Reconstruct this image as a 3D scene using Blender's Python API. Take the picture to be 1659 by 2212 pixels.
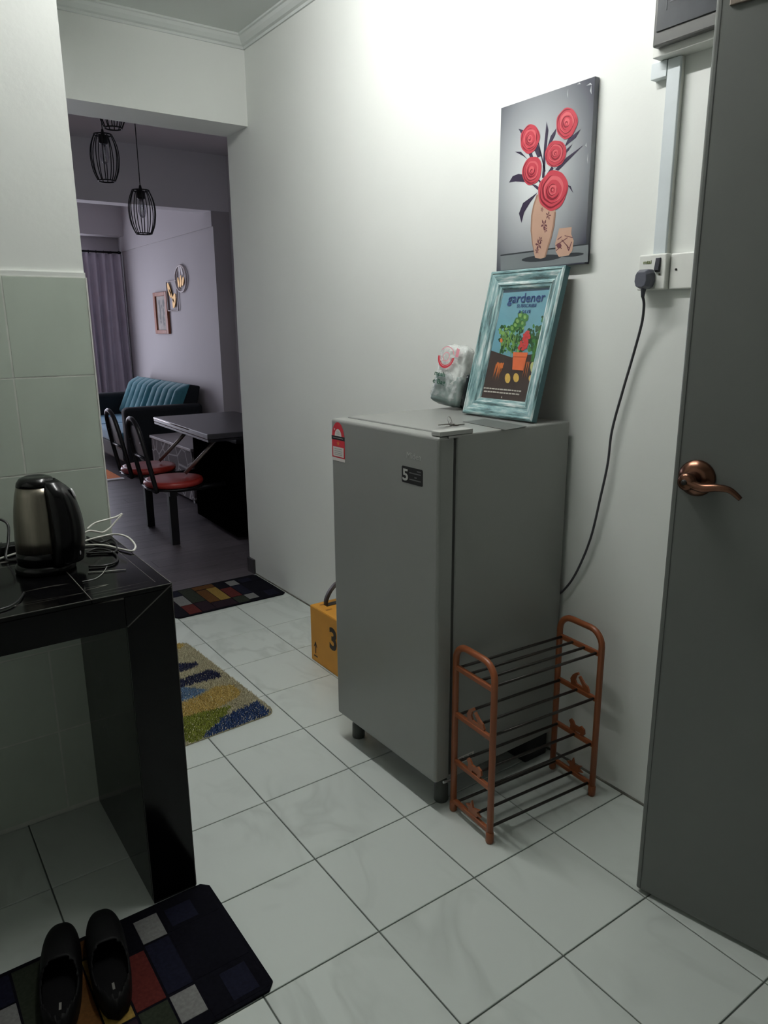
import bpy, bmesh, math, random
from mathutils import Vector, Matrix
random.seed(7)
S = bpy.context.scene
for o in list(bpy.data.objects): bpy.data.objects.remove(o)
C = S.collection
PI = math.pi

# ------------------------------------------------------------------ camera
IW, IH, FPX = 1659.0, 2212.0, 1592.535
RROWS = ((0.8168, -0.5769, -0.0069), (-0.1468, -0.1962, -0.9695), (0.5580, 0.7929, -0.2449))
CAM = Vector((-0.816, -1.192, 1.385))
def _orth():
    a = Vector(RROWS[2]).normalized(); r = Vector(RROWS[0]); r = (r - a * r.dot(a)).normalized()
    return r, a.cross(r), a
CR, CD, CF = _orth()                      # right, down, forward
cam_data = bpy.data.cameras.new('camera'); cam = bpy.data.objects.new('camera', cam_data); C.objects.link(cam)
cam_data.sensor_fit = 'VERTICAL'; cam_data.sensor_height = 36.0; cam_data.lens = FPX / IH * 36.0
cam_data.clip_start = 0.02; cam_data.clip_end = 60
m = Matrix.Identity(4)
for i in range(3):
    m[i][0] = CR[i]; m[i][1] = -CD[i]; m[i][2] = -CF[i]; m[i][3] = CAM[i]
cam.matrix_world = m
S.camera = cam

# ------------------------------------------------------------------ world, light, exposure
LAMP = Vector((0.10, 0.66, 2.70))           # middle of the ceiling batten
LAMP_POWER = 174.0
SKY_STRENGTH = 6.2
world = bpy.data.worlds.new('world'); S.world = world; world.use_nodes = True
bg = world.node_tree.nodes['Background']; bg.inputs[0].default_value = (0.79, 0.80, 0.94, 1); bg.inputs[1].default_value = SKY_STRENGTH
pd = bpy.data.lights.new('window_portal', 'AREA'); pd.shape = 'RECTANGLE'; pd.size = 1.9; pd.size_y = 2.2
pd.cycles.is_portal = True
po = bpy.data.objects.new('window_portal', pd); C.objects.link(po)
po.location = (0.65, 8.36, 1.15); po.rotation_euler = (-PI / 2, 0, 0)
S.view_settings.view_transform = 'Standard'; S.view_settings.look = 'None'
S.view_settings.gamma = 1.0; S.view_settings.exposure = 0.0; S.view_settings.use_curve_mapping = False

# ------------------------------------------------------------------ helpers
def ray(px, py):
    return CR * ((px - IW / 2) / FPX) + CD * ((py - IH / 2) / FPX) + CF
def hit(px, py, P, n):                     # pixel -> point on a known plane
    d = ray(px, py); return CAM + d * ((Vector(P) - CAM).dot(Vector(n)) / d.dot(Vector(n)))
def on_floor(px, py, z=0.0): return hit(px, py, (0, 0, z), (0, 0, 1))

def lin(c):
    return tuple(((v / 255) / 12.92 if v / 255 <= 0.04045 else (((v / 255) + 0.055) / 1.055) ** 2.4) for v in c) + (1.0,)

MATS = {}
def mat(name, col, rough=0.5, metal=0.0, var=0.06, scale=8.0, bump=0.0, bscale=60.0, spec=0.5, stretch=(1, 1, 1), alpha=1.0, emit=None, trans=0.0, coat=0.0, sheen=0.0, objrand=0.0):
    if name in MATS: return MATS[name]
    M = bpy.data.materials.new(name); M.use_nodes = True; nt = M.node_tree; N = nt.nodes; L = nt.links
    b = N['Principled BSDF']; c = lin(col)
    tc = N.new('ShaderNodeTexCoord'); mp = N.new('ShaderNodeMapping'); mp.inputs['Scale'].default_value = stretch
    L.new(tc.outputs['Object'], mp.inputs['Vector'])
    nz = N.new('ShaderNodeTexNoise'); nz.inputs['Scale'].default_value = scale; nz.inputs['Detail'].default_value = 4
    L.new(mp.outputs[0], nz.inputs['Vector'])
    rp = N.new('ShaderNodeValToRGB'); rp.color_ramp.elements[0].position = 0.3; rp.color_ramp.elements[1].position = 0.7
    rp.color_ramp.elements[0].color = tuple(max(0, v * (1 - var)) for v in c[:3]) + (1,)
    rp.color_ramp.elements[1].color = tuple(min(1, v * (1 + var)) for v in c[:3]) + (1,)
    L.new(nz.outputs['Fac'], rp.inputs[0])
    out = rp.outputs[0]
    if objrand:
        oi = N.new('ShaderNodeObjectInfo'); hs = N.new('ShaderNodeHueSaturation')
        mr = N.new('ShaderNodeMapRange'); mr.inputs['To Min'].default_value = 1 - objrand; mr.inputs['To Max'].default_value = 1 + objrand
        L.new(oi.outputs['Random'], mr.inputs['Value']); L.new(mr.outputs[0], hs.inputs['Value']); L.new(out, hs.inputs['Color']); out = hs.outputs[0]
    L.new(out, b.inputs['Base Color'])
    b.inputs['Roughness'].default_value = rough; b.inputs['Metallic'].default_value = metal
    b.inputs['Specular IOR Level'].default_value = spec; b.inputs['Alpha'].default_value = alpha
    b.inputs['Transmission Weight'].default_value = trans; b.inputs['Coat Weight'].default_value = coat
    b.inputs['Sheen Weight'].default_value = sheen
    if emit: b.inputs['Emission Color'].default_value = lin(emit[0]); b.inputs['Emission Strength'].default_value = emit[1]
    if bump:
        n2 = N.new('ShaderNodeTexNoise'); n2.inputs['Scale'].default_value = bscale; n2.inputs['Detail'].default_value = 3
        L.new(mp.outputs[0], n2.inputs['Vector'])
        bp = N.new('ShaderNodeBump'); bp.inputs['Strength'].default_value = bump; bp.inputs['Distance'].default_value = 0.002
        L.new(n2.outputs['Fac'], bp.inputs['Height']); L.new(bp.outputs[0], b.inputs['Normal'])
    MATS[name] = M
    return M

def veined(name, base, vein, rough, thr=0.012, scale=3.0, stretch=(1, 1, 1), soft=0.5, dist=1.5, rnd=True, coat=0.0):
    """stone with thin drawn-out veins; each piece gets its own offset"""
    M = bpy.data.materials.new(name); M.use_nodes = True; nt = M.node_tree; N = nt.nodes; L = nt.links
    b = N['Principled BSDF']
    tc = N.new('ShaderNodeTexCoord'); mp = N.new('ShaderNodeMapping'); mp.inputs['Scale'].default_value = stretch
    L.new(tc.outputs['Object'], mp.inputs['Vector'])
    if rnd:
        oi = N.new('ShaderNodeObjectInfo'); mu = N.new('ShaderNodeVectorMath'); mu.operation = 'SCALE'; mu.inputs[0].default_value = (37, 53, 19)
        L.new(oi.outputs['Random'], mu.inputs['Scale']); L.new(mu.outputs[0], mp.inputs['Location'])
    nz = N.new('ShaderNodeTexNoise'); nz.inputs['Scale'].default_value = scale; nz.inputs['Detail'].default_value = 3; nz.inputs['Distortion'].default_value = dist
    L.new(mp.outputs[0], nz.inputs['Vector'])
    sb = N.new('ShaderNodeMath'); sb.operation = 'SUBTRACT'; sb.inputs[1].default_value = 0.5; L.new(nz.outputs['Fac'], sb.inputs[0])
    ab = N.new('ShaderNodeMath'); ab.operation = 'ABSOLUTE'; L.new(sb.outputs[0], ab.inputs[0])
    rp = N.new('ShaderNodeValToRGB'); e = rp.color_ramp.elements
    e[0].position = 0.0; e[0].color = lin(vein); e[1].position = thr; e[1].color = lin(base)
    L.new(ab.outputs[0], rp.inputs[0])
    n2 = N.new('ShaderNodeTexNoise'); n2.inputs['Scale'].default_value = scale * 0.7; n2.inputs['Detail'].default_value = 5
    L.new(mp.outputs[0], n2.inputs['Vector'])
    r2 = N.new('ShaderNodeValToRGB'); r2.color_ramp.elements[0].position = 0.42; r2.color_ramp.elements[1].position = 0.62
    L.new(n2.outputs['Fac'], r2.inputs[0])
    mx = N.new('ShaderNodeMixRGB'); mx.inputs[1].default_value = lin(base); L.new(r2.outputs[0], mx.inputs[0]); L.new(rp.outputs[0], mx.inputs[2])
    L.new(mx.outputs[0], b.inputs['Base Color'])
    b.inputs['Roughness'].default_value = rough; b.inputs['Coat Weight'].default_value = coat
    MATS[name] = M
    return M

class MB:
    """collects shapes; build() links them as ONE mesh object"""
    def __init__(s): s.v = []; s.f = []; s.mi = []; s.sm = []
    def add(s, vs, fs, m=0, smooth=False):
        k = len(s.v); s.v += [tuple(v) for v in vs]
        for f in fs: s.f.append(tuple(i + k for i in f)); s.mi.append(m); s.sm.append(smooth)
        return s
    def box(s, x0, x1, y0, y1, z0, z1, m=0):
        vs = [(x, y, z) for z in (z0, z1) for y in (y0, y1) for x in (x0, x1)]
        return s.add(vs, [(0, 2, 3, 1), (4, 5, 7, 6), (0, 1, 5, 4), (1, 3, 7, 5), (3, 2, 6, 7), (2, 0, 4, 6)], m)
    def poly(s, pts, m=0): return s.add(pts, [tuple(range(len(pts)))], m)
    def prism(s, pts, d, m=0, smooth=False):
        n = len(pts); d = Vector(d); a = [Vector(p) for p in pts]; b = [p + d for p in a]
        s.add(a + b, [tuple(reversed(range(n))), tuple(range(n, 2 * n))], m)
        return s.add(a + b, [(i, (i + 1) % n, n + (i + 1) % n, n + i) for i in range(n)], m, smooth)
    def tube(s, pts, r, n=8, m=0, closed=False, caps=True):
        P = [Vector(p) for p in pts]; N = len(P); rr = r if isinstance(r, (list, tuple)) else [r] * N
        ts = []
        for i in range(N):
            if closed: t = P[(i + 1) % N] - P[i - 1]
            else: t = P[min(i + 1, N - 1)] - P[max(i - 1, 0)]
            ts.append(t.normalized())
        u = ts[0].orthogonal().normalized(); rings = []
        for i in range(N):
            u = (u - ts[i] * u.dot(ts[i])).normalized(); w = ts[i].cross(u)
            rings.append([P[i] + (u * math.cos(2 * PI * k / n) + w * math.sin(2 * PI * k / n)) * rr[i] for k in range(n)])
        vs = [v for R in rings for v in R]; fs = []
        for i in range(N if closed else N - 1):
            j = (i + 1) % N
            for k in range(n): fs.append((i * n + k, i * n + (k + 1) % n, j * n + (k + 1) % n, j * n + k))
        s.add(vs, fs, m, True)
        if caps and not closed:
            s.add(rings[0], [tuple(reversed(range(n)))], m); s.add(rings[-1], [tuple(range(n))], m)
        return s
    def lathe(s, prof, n=24, c=(0, 0, 0), m=0, axis='z', smooth=True):
        vs = []; fs = []; K = len(prof)
        for (r, z) in prof:
            for k in range(n):
                a = 2 * PI * k / n; p = (r * math.cos(a), r * math.sin(a), z)
                if axis == 'x': p = (p[2], p[0], p[1])
                if axis == 'y': p = (p[1], p[2], p[0])
                vs.append((p[0] + c[0], p[1] + c[1], p[2] + c[2]))
        for i in range(K - 1):
            for k in range(n): fs.append((i * n + k, i * n + (k + 1) % n, (i + 1) * n + (k + 1) % n, (i + 1) * n + k))
        s.add(vs, fs, m, smooth)
        s.add(vs[:n], [tuple(reversed(range(n)))], m); s.add(vs[-n:], [tuple(range(n))], m)
        return s
    def grid(s, fn, nu, nv, m=0, smooth=True, mfn=None):
        k = len(s.v)
        for j in range(nv + 1):
            for i in range(nu + 1): s.v.append(tuple(fn(i / nu, j / nv)))
        for j in range(nv):
            for i in range(nu):
                a = k + j * (nu + 1) + i; s.f.append((a, a + 1, a + nu + 2, a + nu + 1)); s.mi.append(mfn((i + .5) / nu, (j + .5) / nv) if mfn else m); s.sm.append(smooth)
        return s
    def mesh(s, name, mats):
        me = bpy.data.meshes.new(name); me.from_pydata(s.v, [], s.f)
        for q in (mats if isinstance(mats, (list, tuple)) else [mats]): me.materials.append(q)
        me.polygons.foreach_set('material_index', s.mi); me.polygons.foreach_set('use_smooth', s.sm)
        me.update(); return me
    def build(s, name, mats, parent=None, bevel=0.0, seg=2, loc=None, fix=True, solid=0.0, sub=0):
        me = s.mesh(name, mats)
        if fix:
            bm = bmesh.new(); bm.from_mesh(me); bmesh.ops.remove_doubles(bm, verts=bm.verts, dist=1e-6)
            bmesh.ops.recalc_face_normals(bm, faces=bm.faces); bm.to_mesh(me); bm.free()
        o = bpy.data.objects.new(name, me); C.objects.link(o)
        if parent: o.parent = parent
        if loc: o.location = loc
        if solid: q = o.modifiers.new('solid', 'SOLIDIFY'); q.thickness = solid; q.offset = 0
        if bevel: q = o.modifiers.new('bevel', 'BEVEL'); q.width = bevel; q.segments = seg; q.limit_method = 'ANGLE'; q.angle_limit = 0.7
        if sub: q = o.modifiers.new('sub', 'SUBSURF'); q.levels = sub; q.render_levels = sub
        return o

def tag(o, label, cat, group=None, kind=None):
    if label: o['label'] = label
    if cat: o['category'] = cat
    if group: o['group'] = group
    if kind: o['kind'] = kind
    return o
def thing(name, label, cat, loc=(0, 0, 0), rz=0.0, group=None):
    o = bpy.data.objects.new(name, None); C.objects.link(o); o.empty_display_size = 0.05
    o.location = loc; o.rotation_euler = (0, 0, rz); return tag(o, label, cat, group)
def struct(o, label, cat=None):
    o['kind'] = 'structure'; o['label'] = label
    if cat: o['category'] = cat
    return o
def dup(o, name=None, parent=None):
    c = o.copy(); C.objects.link(c); c.parent = parent
    for ch in o.children: dup(ch, None, c)
    return c

def text_mesh(body, size, M4, material, name, parent=None, ext=0.0002, align='LEFT', width=None, shear=0.0, bold=0.0):
    cu = bpy.data.curves.new('t', 'FONT'); cu.body = body; cu.size = size; cu.extrude = ext; cu.align_x = align; cu.shear = shear; cu.offset = bold; cu.resolution_u = 3
    ob = bpy.data.objects.new('t', cu); C.objects.link(ob); bpy.context.view_layer.update()
    me = bpy.data.meshes.new_from_object(ob.evaluated_get(bpy.context.evaluated_depsgraph_get()))
    bpy.data.objects.remove(ob); bpy.data.curves.remove(cu)
    if width:
        xs = [v.co.x for v in me.vertices]; w = max(xs) - min(xs); k = width / w
        x0 = min(xs)
        for v in me.vertices: v.co.x = (v.co.x - x0) * k
    me.transform(M4); me.materials.clear(); me.materials.append(material); me.name = name
    o = bpy.data.objects.new(name, me); C.objects.link(o)
    if parent: o.parent = parent
    return o
def frame4(o, ex, ey):
    ex = Vector(ex).normalized(); ey = Vector(ey).normalized(); n = ex.cross(ey); M = Matrix.Identity(4)
    for i in range(3): M[i][0] = ex[i]; M[i][1] = ey[i]; M[i][2] = n[i]; M[i][3] = o[i]
    return M
def arc(cx, cy, r, a0, a1, n):
    return [(cx + r * math.cos(a0 + (a1 - a0) * i / n), cy + r * math.sin(a0 + (a1 - a0) * i / n)) for i in range(n + 1)]
def spline(pts, n=8):
    P = [Vector(p) for p in pts]; out = []
    for i in range(len(P) - 1):
        p0 = P[max(i - 1, 0)]; p1 = P[i]; p2 = P[i + 1]; p3 = P[min(i + 2, len(P) - 1)]
        for k in range(n):
            t = k / n
            out.append(0.5 * ((2 * p1) + (p2 - p0) * t + (2 * p0 - 5 * p1 + 4 * p2 - p3) * t * t + (3 * p1 - p0 - 3 * p2 + p3) * t ** 3))
    out.append(P[-1]); return out

# ------------------------------------------------------------------ materials
wall_paint = mat('wall_paint', (226, 229, 224), 0.62, var=0.025, scale=1.6, bump=0.25, bscale=45)
ceil_paint = mat('ceiling_paint', (214, 219, 215), 0.8, var=0.03, scale=2.0, bump=0.15, bscale=30)
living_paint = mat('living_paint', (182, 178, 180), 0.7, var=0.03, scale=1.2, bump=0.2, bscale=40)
dark_paint = mat('dining_paint', (220, 218, 220), 0.75, var=0.03, scale=1.5)
grout = mat('grout', (92, 98, 92), 0.9, var=0.15, scale=30)
wgrout = mat('white_grout', (205, 208, 200), 0.85, var=0.08, scale=30)
floor_tile_m = veined('floor_tile_glaze', (204, 211, 205), (190, 197, 191), 0.24, thr=0.07, scale=5.0, stretch=(1.0, 0.45, 1), dist=0.9)
wall_tile_m = mat('wall_tile_glaze', (188, 198, 186), 0.3, var=0.045, scale=9, stretch=(1, 1, 0.5), objrand=0.02)
black_marble = veined('black_marble', (6, 6, 7), (140, 136, 130), 0.12, thr=0.0040, scale=1.3, stretch=(0.4, 7.0, 1.6), dist=0.6)
black_marble.node_tree.nodes['Principled BSDF'].inputs['Specular IOR Level'].default_value = 0.2
joint_grey = mat('grey_joint', (84, 82, 78), 0.7, var=0.2, scale=50)
white_pl = mat('white_plastic', (226, 228, 222), 0.4, var=0.02)

# ------------------------------------------------------------------ room shell
XW = 0.906                                   # right wall plane
CEIL = 2.70
def shell(name, b, m, label, cat='wall'): return struct(b.build(name, m), label, cat)
wall_right = shell('wall_right', MB().box(XW, 1.02, -2.2, 2.62, -0.02, CEIL + 0.2), wall_paint, 'long white painted wall behind the fridge and rose picture')
shell('wall_pier', MB().box(0.80, XW, -1.42, -1.17, 0, CEIL), wall_paint, 'white wall pier carrying the hinges of the grey door')
shell('wall_back', MB().box(-2.0, 1.02, -2.3, -2.2, -0.02, CEIL), mat('bounce_cut_grey', (150, 150, 146), 0.6), 'kitchen wall behind the camera, greyed to cut bounced light')  # unseen wall, greyed to cut the light bounced under the counter
shell('wall_side', MB().box(-2.0, -1.9, -2.2, 2.62, -0.02, CEIL), wall_paint, 'white kitchen wall far to the left')
wall_left = shell('wall_left', MB().box(-1.9, -0.290, 0.910, 1.03, 0, CEIL).box(-1.9, -0.289, 0.902, 0.911, 1.512, 1.524), [wall_paint], 'white partition wall with pale green tiles on its lower half')
shell('wall_header', MB().box(-1.9, XW, 2.375, 2.62, 2.322, CEIL + 0.2), wall_paint, 'white ceiling beam spanning the opening to the living room')
ceiling = shell('ceiling', MB().box(-2.0, 1.02, -2.3, 2.62, CEIL, CEIL + 0.1), ceil_paint, 'off white kitchen ceiling', 'ceiling')
# cornice
def cornice(name, o, along, out, L, label):
    o = Vector(o); a = Vector(along); n = Vector(out); z = Vector((0, 0, 1))
    prof = [(0, 0), (0.050, 0), (0.050, -0.008), (0.042, -0.010), (0.036, -0.022), (0.022, -0.036), (0.010, -0.040), (0.008, -0.050), (0, -0.050)]
    return shell(name, MB().prism([o + n * p + z * q for p, q in prof], a * L), ceil_paint, label, 'trim')
cornice('trim_1', (XW, -2.2, CEIL), (0, 1, 0), (-1, 0, 0), 4.575, 'white cornice along the top of the right wall')
cornice('trim_2', (-1.9, 2.375, CEIL), (1, 0, 0), (0, -1, 0), 2.806, 'white cornice along the top of the ceiling beam')

# kitchen floor: grout bed and single tiles
T = 0.30
floor = struct(MB().box(-1.9, XW, -2.2, 2.54, -0.05, -0.0035).build('floor', grout), 'pale grey marble effect tiled kitchen floor', 'floor')
tile_cache = {}
def tile_mesh(w, d):
    k = (round(w, 3), round(d, 3))
    if k not in tile_cache:
        e = 0.0018; b = 0.0012; h = 0.0
        x0, x1, y0, y1 = e, w - e, e, d - e
        vs = [(x0, y0, -0.006), (x1, y0, -0.006), (x1, y1, -0.006), (x0, y1, -0.006), (x0, y0, -b), (x1, y0, -b), (x1, y1, -b), (x0, y1, -b), (x0 + b, y0 + b, h), (x1 - b, y0 + b, h), (x1 - b, y1 - b, h), (x0 + b, y1 - b, h)]
        fs = [(0, 1, 5, 4), (1, 2, 6, 5), (2, 3, 7, 6), (3, 0, 4, 7), (4, 5, 9, 8), (5, 6, 10, 9), (6, 7, 11, 10), (7, 4, 8, 11), (8, 9, 10, 11)]
        tile_cache[k] = MB().add(vs, fs).mesh('tile', floor_tile_m)
    return tile_cache[k]
for i in range(-7, 4):
    for j in range(-8, 9):
        x0 = max(i * T, -1.9); x1 = min((i + 1) * T, XW); y0 = max(j * T, -2.2); y1 = min((j + 1) * T, 2.54)
        if i == 2: x1 = XW
        if x1 - x0 < 0.02 or y1 - y0 < 0.02 or i == 3: continue
        o = bpy.data.objects.new('tile', tile_mesh(x1 - x0, y1 - y0)); C.objects.link(o); o.parent = floor; o.location = (x0, y0, 0)
struct(MB().box(0.901, XW + 0.002, -1.1, 2.54, 0.0, 0.006).build('trim_3', mat('dirty_caulk', (110, 110, 102), 0.9, var=0.4, scale=14)), 'thin grey mortar line along the foot of the right wall', 'trim')

# wall tiles on the partition
wt = MB().add([(0.0012, 0, 0.0012), (0.1988, 0, 0.0012), (0.1988, 0, 0.2488), (0.0012, 0, 0.2488), (0.0024, -0.008, 0.0024), (0.1976, -0.008, 0.0024), (0.1976, -0.008, 0.2476), (0.0024, -0.008, 0.2476)],
              [(0, 1, 5, 4), (1, 2, 6, 5), (2, 3, 7, 6), (3, 0, 4, 7), (4, 5, 6, 7)]).mesh('wall_tile', wall_tile_m)
for c in range(8):
    for r in range(6):
        o = bpy.data.objects.new('wall_tile', wt); C.objects.link(o); o.parent = wall_left
        o.location = (-0.290 - 0.2 * (c + 1), 0.908, 0.012 + 0.25 * r)
MB().box(-1.9, -0.2895, 0.9006, 0.9105, 0.0, 1.512).build('grout_bed', wgrout, wall_left)
MB().box(-0.2905, -0.2868, 0.8992, 0.9040, 0.0, 1.512).build('corner_bead', mat('bead_white', (226, 226, 220), 0.6), wall_left)

# living room and dining area
LIV = 2.85; LX = 1.98; DX = 2.14; FY = 8.25; BY = 5.40
shell('wall_dining_right', MB().box(DX, DX + 0.1, 2.62, BY, -0.02, LIV), dark_paint, 'dim grey wall of the dining area seen edge on')
shell('wall_dining_near', MB().box(1.02, DX + 0.1, 2.52, 2.62, -0.02, LIV), dark_paint, 'dining area wall turned away from the kitchen')
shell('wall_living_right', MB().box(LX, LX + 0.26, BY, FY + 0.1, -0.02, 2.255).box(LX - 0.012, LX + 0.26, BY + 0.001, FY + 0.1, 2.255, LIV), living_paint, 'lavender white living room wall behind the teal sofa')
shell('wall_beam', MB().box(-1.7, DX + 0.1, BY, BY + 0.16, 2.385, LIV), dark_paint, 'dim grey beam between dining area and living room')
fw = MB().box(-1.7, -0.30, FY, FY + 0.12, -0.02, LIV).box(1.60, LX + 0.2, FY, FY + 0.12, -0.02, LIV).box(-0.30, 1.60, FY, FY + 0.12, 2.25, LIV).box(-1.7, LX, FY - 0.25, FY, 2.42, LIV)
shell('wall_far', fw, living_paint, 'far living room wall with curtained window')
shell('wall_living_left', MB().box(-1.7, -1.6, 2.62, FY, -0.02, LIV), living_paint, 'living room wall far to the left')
struct(MB().box(-1.7, 2.3, 2.62, FY + 0.12, LIV, LIV + 0.1).build('ceiling', dark_paint), 'dim living room ceiling', 'ceiling')
struct(MB().box(-1.7, -1.9 + 0.2, 2.5, 2.62, 0, LIV).box(-2.0, -1.6, 2.52, 2.62, -0.02, LIV).build('wall_corner', living_paint), 'hidden wall corner by the left opening', 'wall')
# window in the far wall
win = struct(MB().box(-0.30, 1.60, FY + 0.04, FY + 0.09, 0.02, 0.08).box(-0.30, 1.60, FY + 0.04, FY + 0.09, 2.19, 2.25).box(-0.30, -0.24, FY + 0.04, FY + 0.09, 0.08, 2.19).box(1.54, 1.60, FY + 0.04, FY + 0.09, 0.08, 2.19).box(0.62, 0.68, FY + 0.04, FY + 0.09, 0.08, 2.19).build('window_1', mat('aluminium', (170, 172, 175), 0.35, 0.8)), 'aluminium framed sliding window behind the grey curtain', 'window')
def thin_glass(name, tint=(1, 1, 1), gloss=0.06):
    M = bpy.data.materials.new(name); M.use_nodes = True; N = M.node_tree.nodes; L = M.node_tree.links
    N.remove(N['Principled BSDF']); a = N.new('ShaderNodeBsdfTransparent'); a.inputs[0].default_value = tint + (1,)
    g = N.new('ShaderNodeBsdfGlossy'); g.inputs['Roughness'].default_value = 0.03; mx = N.new('ShaderNodeMixShader')
    nz = N.new('ShaderNodeTexNoise'); nz.inputs['Scale'].default_value = 3; mr = N.new('ShaderNodeMapRange'); mr.inputs['To Min'].default_value = gloss * .7; mr.inputs['To Max'].default_value = gloss * 1.3
    L.new(nz.outputs['Fac'], mr.inputs['Value']); L.new(mr.outputs[0], mx.inputs[0]); L.new(a.outputs[0], mx.inputs[1]); L.new(g.outputs[0], mx.inputs[2]); L.new(mx.outputs[0], N['Material Output'].inputs[0]); return M
glass = thin_glass('window_glass')
MB().box(-0.24, 0.62, FY + 0.062, FY + 0.066, 0.08, 2.19).build('pane', glass, win); MB().box(0.68, 1.54, FY + 0.062, FY + 0.066, 0.08, 2.19).build('pane', glass, win)

# wood plank floor
lf = struct(MB().box(-1.7, 2.24, 2.54, FY + 0.1, -0.05, -0.004).build('floor', mat('underlay', (22, 21, 22), 0.9)), 'dark grey wood plank floor of the dining and living area', 'floor')
plank_m = mat('dark_plank', (84, 78, 82), 0.40, var=0.28, scale=4.0, stretch=(0.8, 14, 1), bump=0.15, bscale=16, objrand=0.14)
pm = {}
row = 0; y = 2.54
while y < FY:
    w = min(0.15, FY - y); x = -1.7 - (row * 0.47) % 1.2
    while x < DX:
        a = max(x, -1.7); b = min(x + 1.2, DX)
        if b - a > 0.02:
            k = (round(b - a, 3), round(w, 3))
            if k not in pm: pm[k] = MB().box(0.0008, b - a - 0.0008, 0.0008, w - 0.0008, -0.008, 0).mesh('plank', plank_m)
            o = bpy.data.objects.new('plank', pm[k]); C.objects.link(o); o.parent = lf; o.location = (a, y, 0)
        x += 1.2
    y += 0.15; row += 1
bb_m = mat('dark_skirting', (48, 46, 48), 0.4, var=0.15)
struct(MB().box(XW - 0.012, XW, 2.545, 2.62, 0, 0.085).box(XW - 0.012, 1.03, 2.62, 2.632, 0, 0.085).build('baseboard_right', bb_m, bevel=0.002), 'short dark skirting block at the end of the right wall', 'baseboard')
struct(MB().box(DX - 0.012, DX, 2.64, BY, 0, 0.085).build('baseboard_dining', bb_m), 'dark skirting along the dining area wall', 'baseboard')
struct(MB().box(LX - 0.012, LX, BY, FY, 0, 0.085).build('baseboard_living', bb_m), 'dark skirting along the living room wall', 'baseboard')

# ------------------------------------------------------------------ kitchen ceiling lamp (lights the place)
t = thing('ceiling_lamp', 'white fluorescent tube batten on the kitchen ceiling', 'lamp', LAMP)
MB().box(-0.022, 0.022, -0.62, 0.62, -0.042, 0.0).build('batten', white_pl, t, bevel=0.004)
for s_ in (-1, 1): MB().box(-0.014, 0.014, s_ * 0.606 - 0.010, s_ * 0.606 + 0.010, -0.082, -0.043).build('tube_holder', white_pl, t, bevel=0.003)
MB().tube([(0, -0.595, -0.066), (0, 0.0, -0.066), (0, 0.595, -0.066)], 0.013, 16).build('tube', mat('lamp_tube', (255, 255, 255), 0.5, emit=((252, 251, 250), LAMP_POWER)), t)

# ------------------------------------------------------------------ grey door, open, on the right
D0 = Vector((0.598, -0.271, 0)); D1 = Vector((0.659, -0.576, 0)); DU = (D1 - D0).normalized()
DN = Vector((-DU.y, DU.x, 0))
if DN.dot(CAM - D0) < 0: DN = -DN
ang = math.atan2(DU.y, DU.x)
door_grey = mat('grey_door_paint', (102, 105, 101), 0.42, var=0.05, scale=2.5, bump=0.12, bscale=25)
door = bpy.data.objects.new('door_1', None); C.objects.link(door); door.location = D0; door.rotation_euler = (0, 0, ang)
struct(door, 'plain grey painted door standing open at the right', 'door')
# local: +x along the door to the hinge, face towards camera at y = 0 on side sg
sg = 1.0 if (Matrix.Rotation(ang, 3, 'Z') @ Vector((0, 1, 0))).dot(DN) > 0 else -1.0
def dbox(b, x0, x1, y0, y1, z0, z1, m=0): return b.box(x0, x1, min(y0 * sg, y1 * sg), max(y0 * sg, y1 * sg), z0, z1, m)
dbox(MB(), 0.0, 0.88, 0.0, -0.038, 0.010, 2.06).build('door_leaf', door_grey, door, bevel=0.006, seg=3)
dbox(MB(), 0.011, 0.0125, 0.0006, -0.001, 0.014, 2.05).build('edge_seam', mat('seam', (62, 65, 62), 0.6), door)
bronze = mat('antique_bronze', (112, 78, 62), 0.24, 0.9, var=0.12, scale=20)
def dlathe(prof, cx, cz, m=0, n=28): return MB().lathe([(r, q * sg) for r, q in prof], n, (cx, 0, cz), m, 'y')
hz = 1.068; hx = 0.052
kn = dlathe([(0.0, 0.020), (0.020, 0.020), (0.030, 0.016), (0.036, 0.008), (0.039, 0.005), (0.039, 0.0)][::-1], hx, hz).build('rosette', bronze, door)
kb = dlathe([(0.017, 0.015), (0.017, 0.045), (0.019, 0.050), (0.018, 0.060), (0.012, 0.064), (0.0, 0.064)], hx, hz, n=20).build('lever', bronze, door)
lp = spline([(hx, 0.054 * sg, hz), (hx + 0.03, 0.056 * sg, hz - 0.008), (hx + 0.06, 0.055 * sg, hz - 0.004), (hx + 0.085, 0.052 * sg, hz - 0.006), (hx + 0.105, 0.046 * sg, hz - 0.022)], 6)
MB().tube(lp, [0.011 - 0.006 * i / (len(lp) - 1) for i in range(len(lp))], 10).build('lever_arm', bronze, kb)
dlathe([(0.0, 0.0662), (0.006, 0.0662), (0.006, 0.063)][::-1], hx - 0.002, hz, n=12).build('keyhole', mat('dark_hole', (14, 11, 10), 0.6), kb)
pl = dbox(MB(), 0.028, 0.17, 0.0, 0.006, 1.952, 2.02).build('closer_plate', mat('worn_metal', (128, 118, 108), 0.5, 0.5, var=0.25, scale=60), door, bevel=0.0015)
for q in (0.036, 0.16): dlathe([(0.0, 0.0075), (0.004, 0.0075), (0.004, 0.0055)][::-1], q, 1.968, n=10).build('screw', mat('dark_hole', (14, 11, 10), 0.6), pl)

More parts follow.
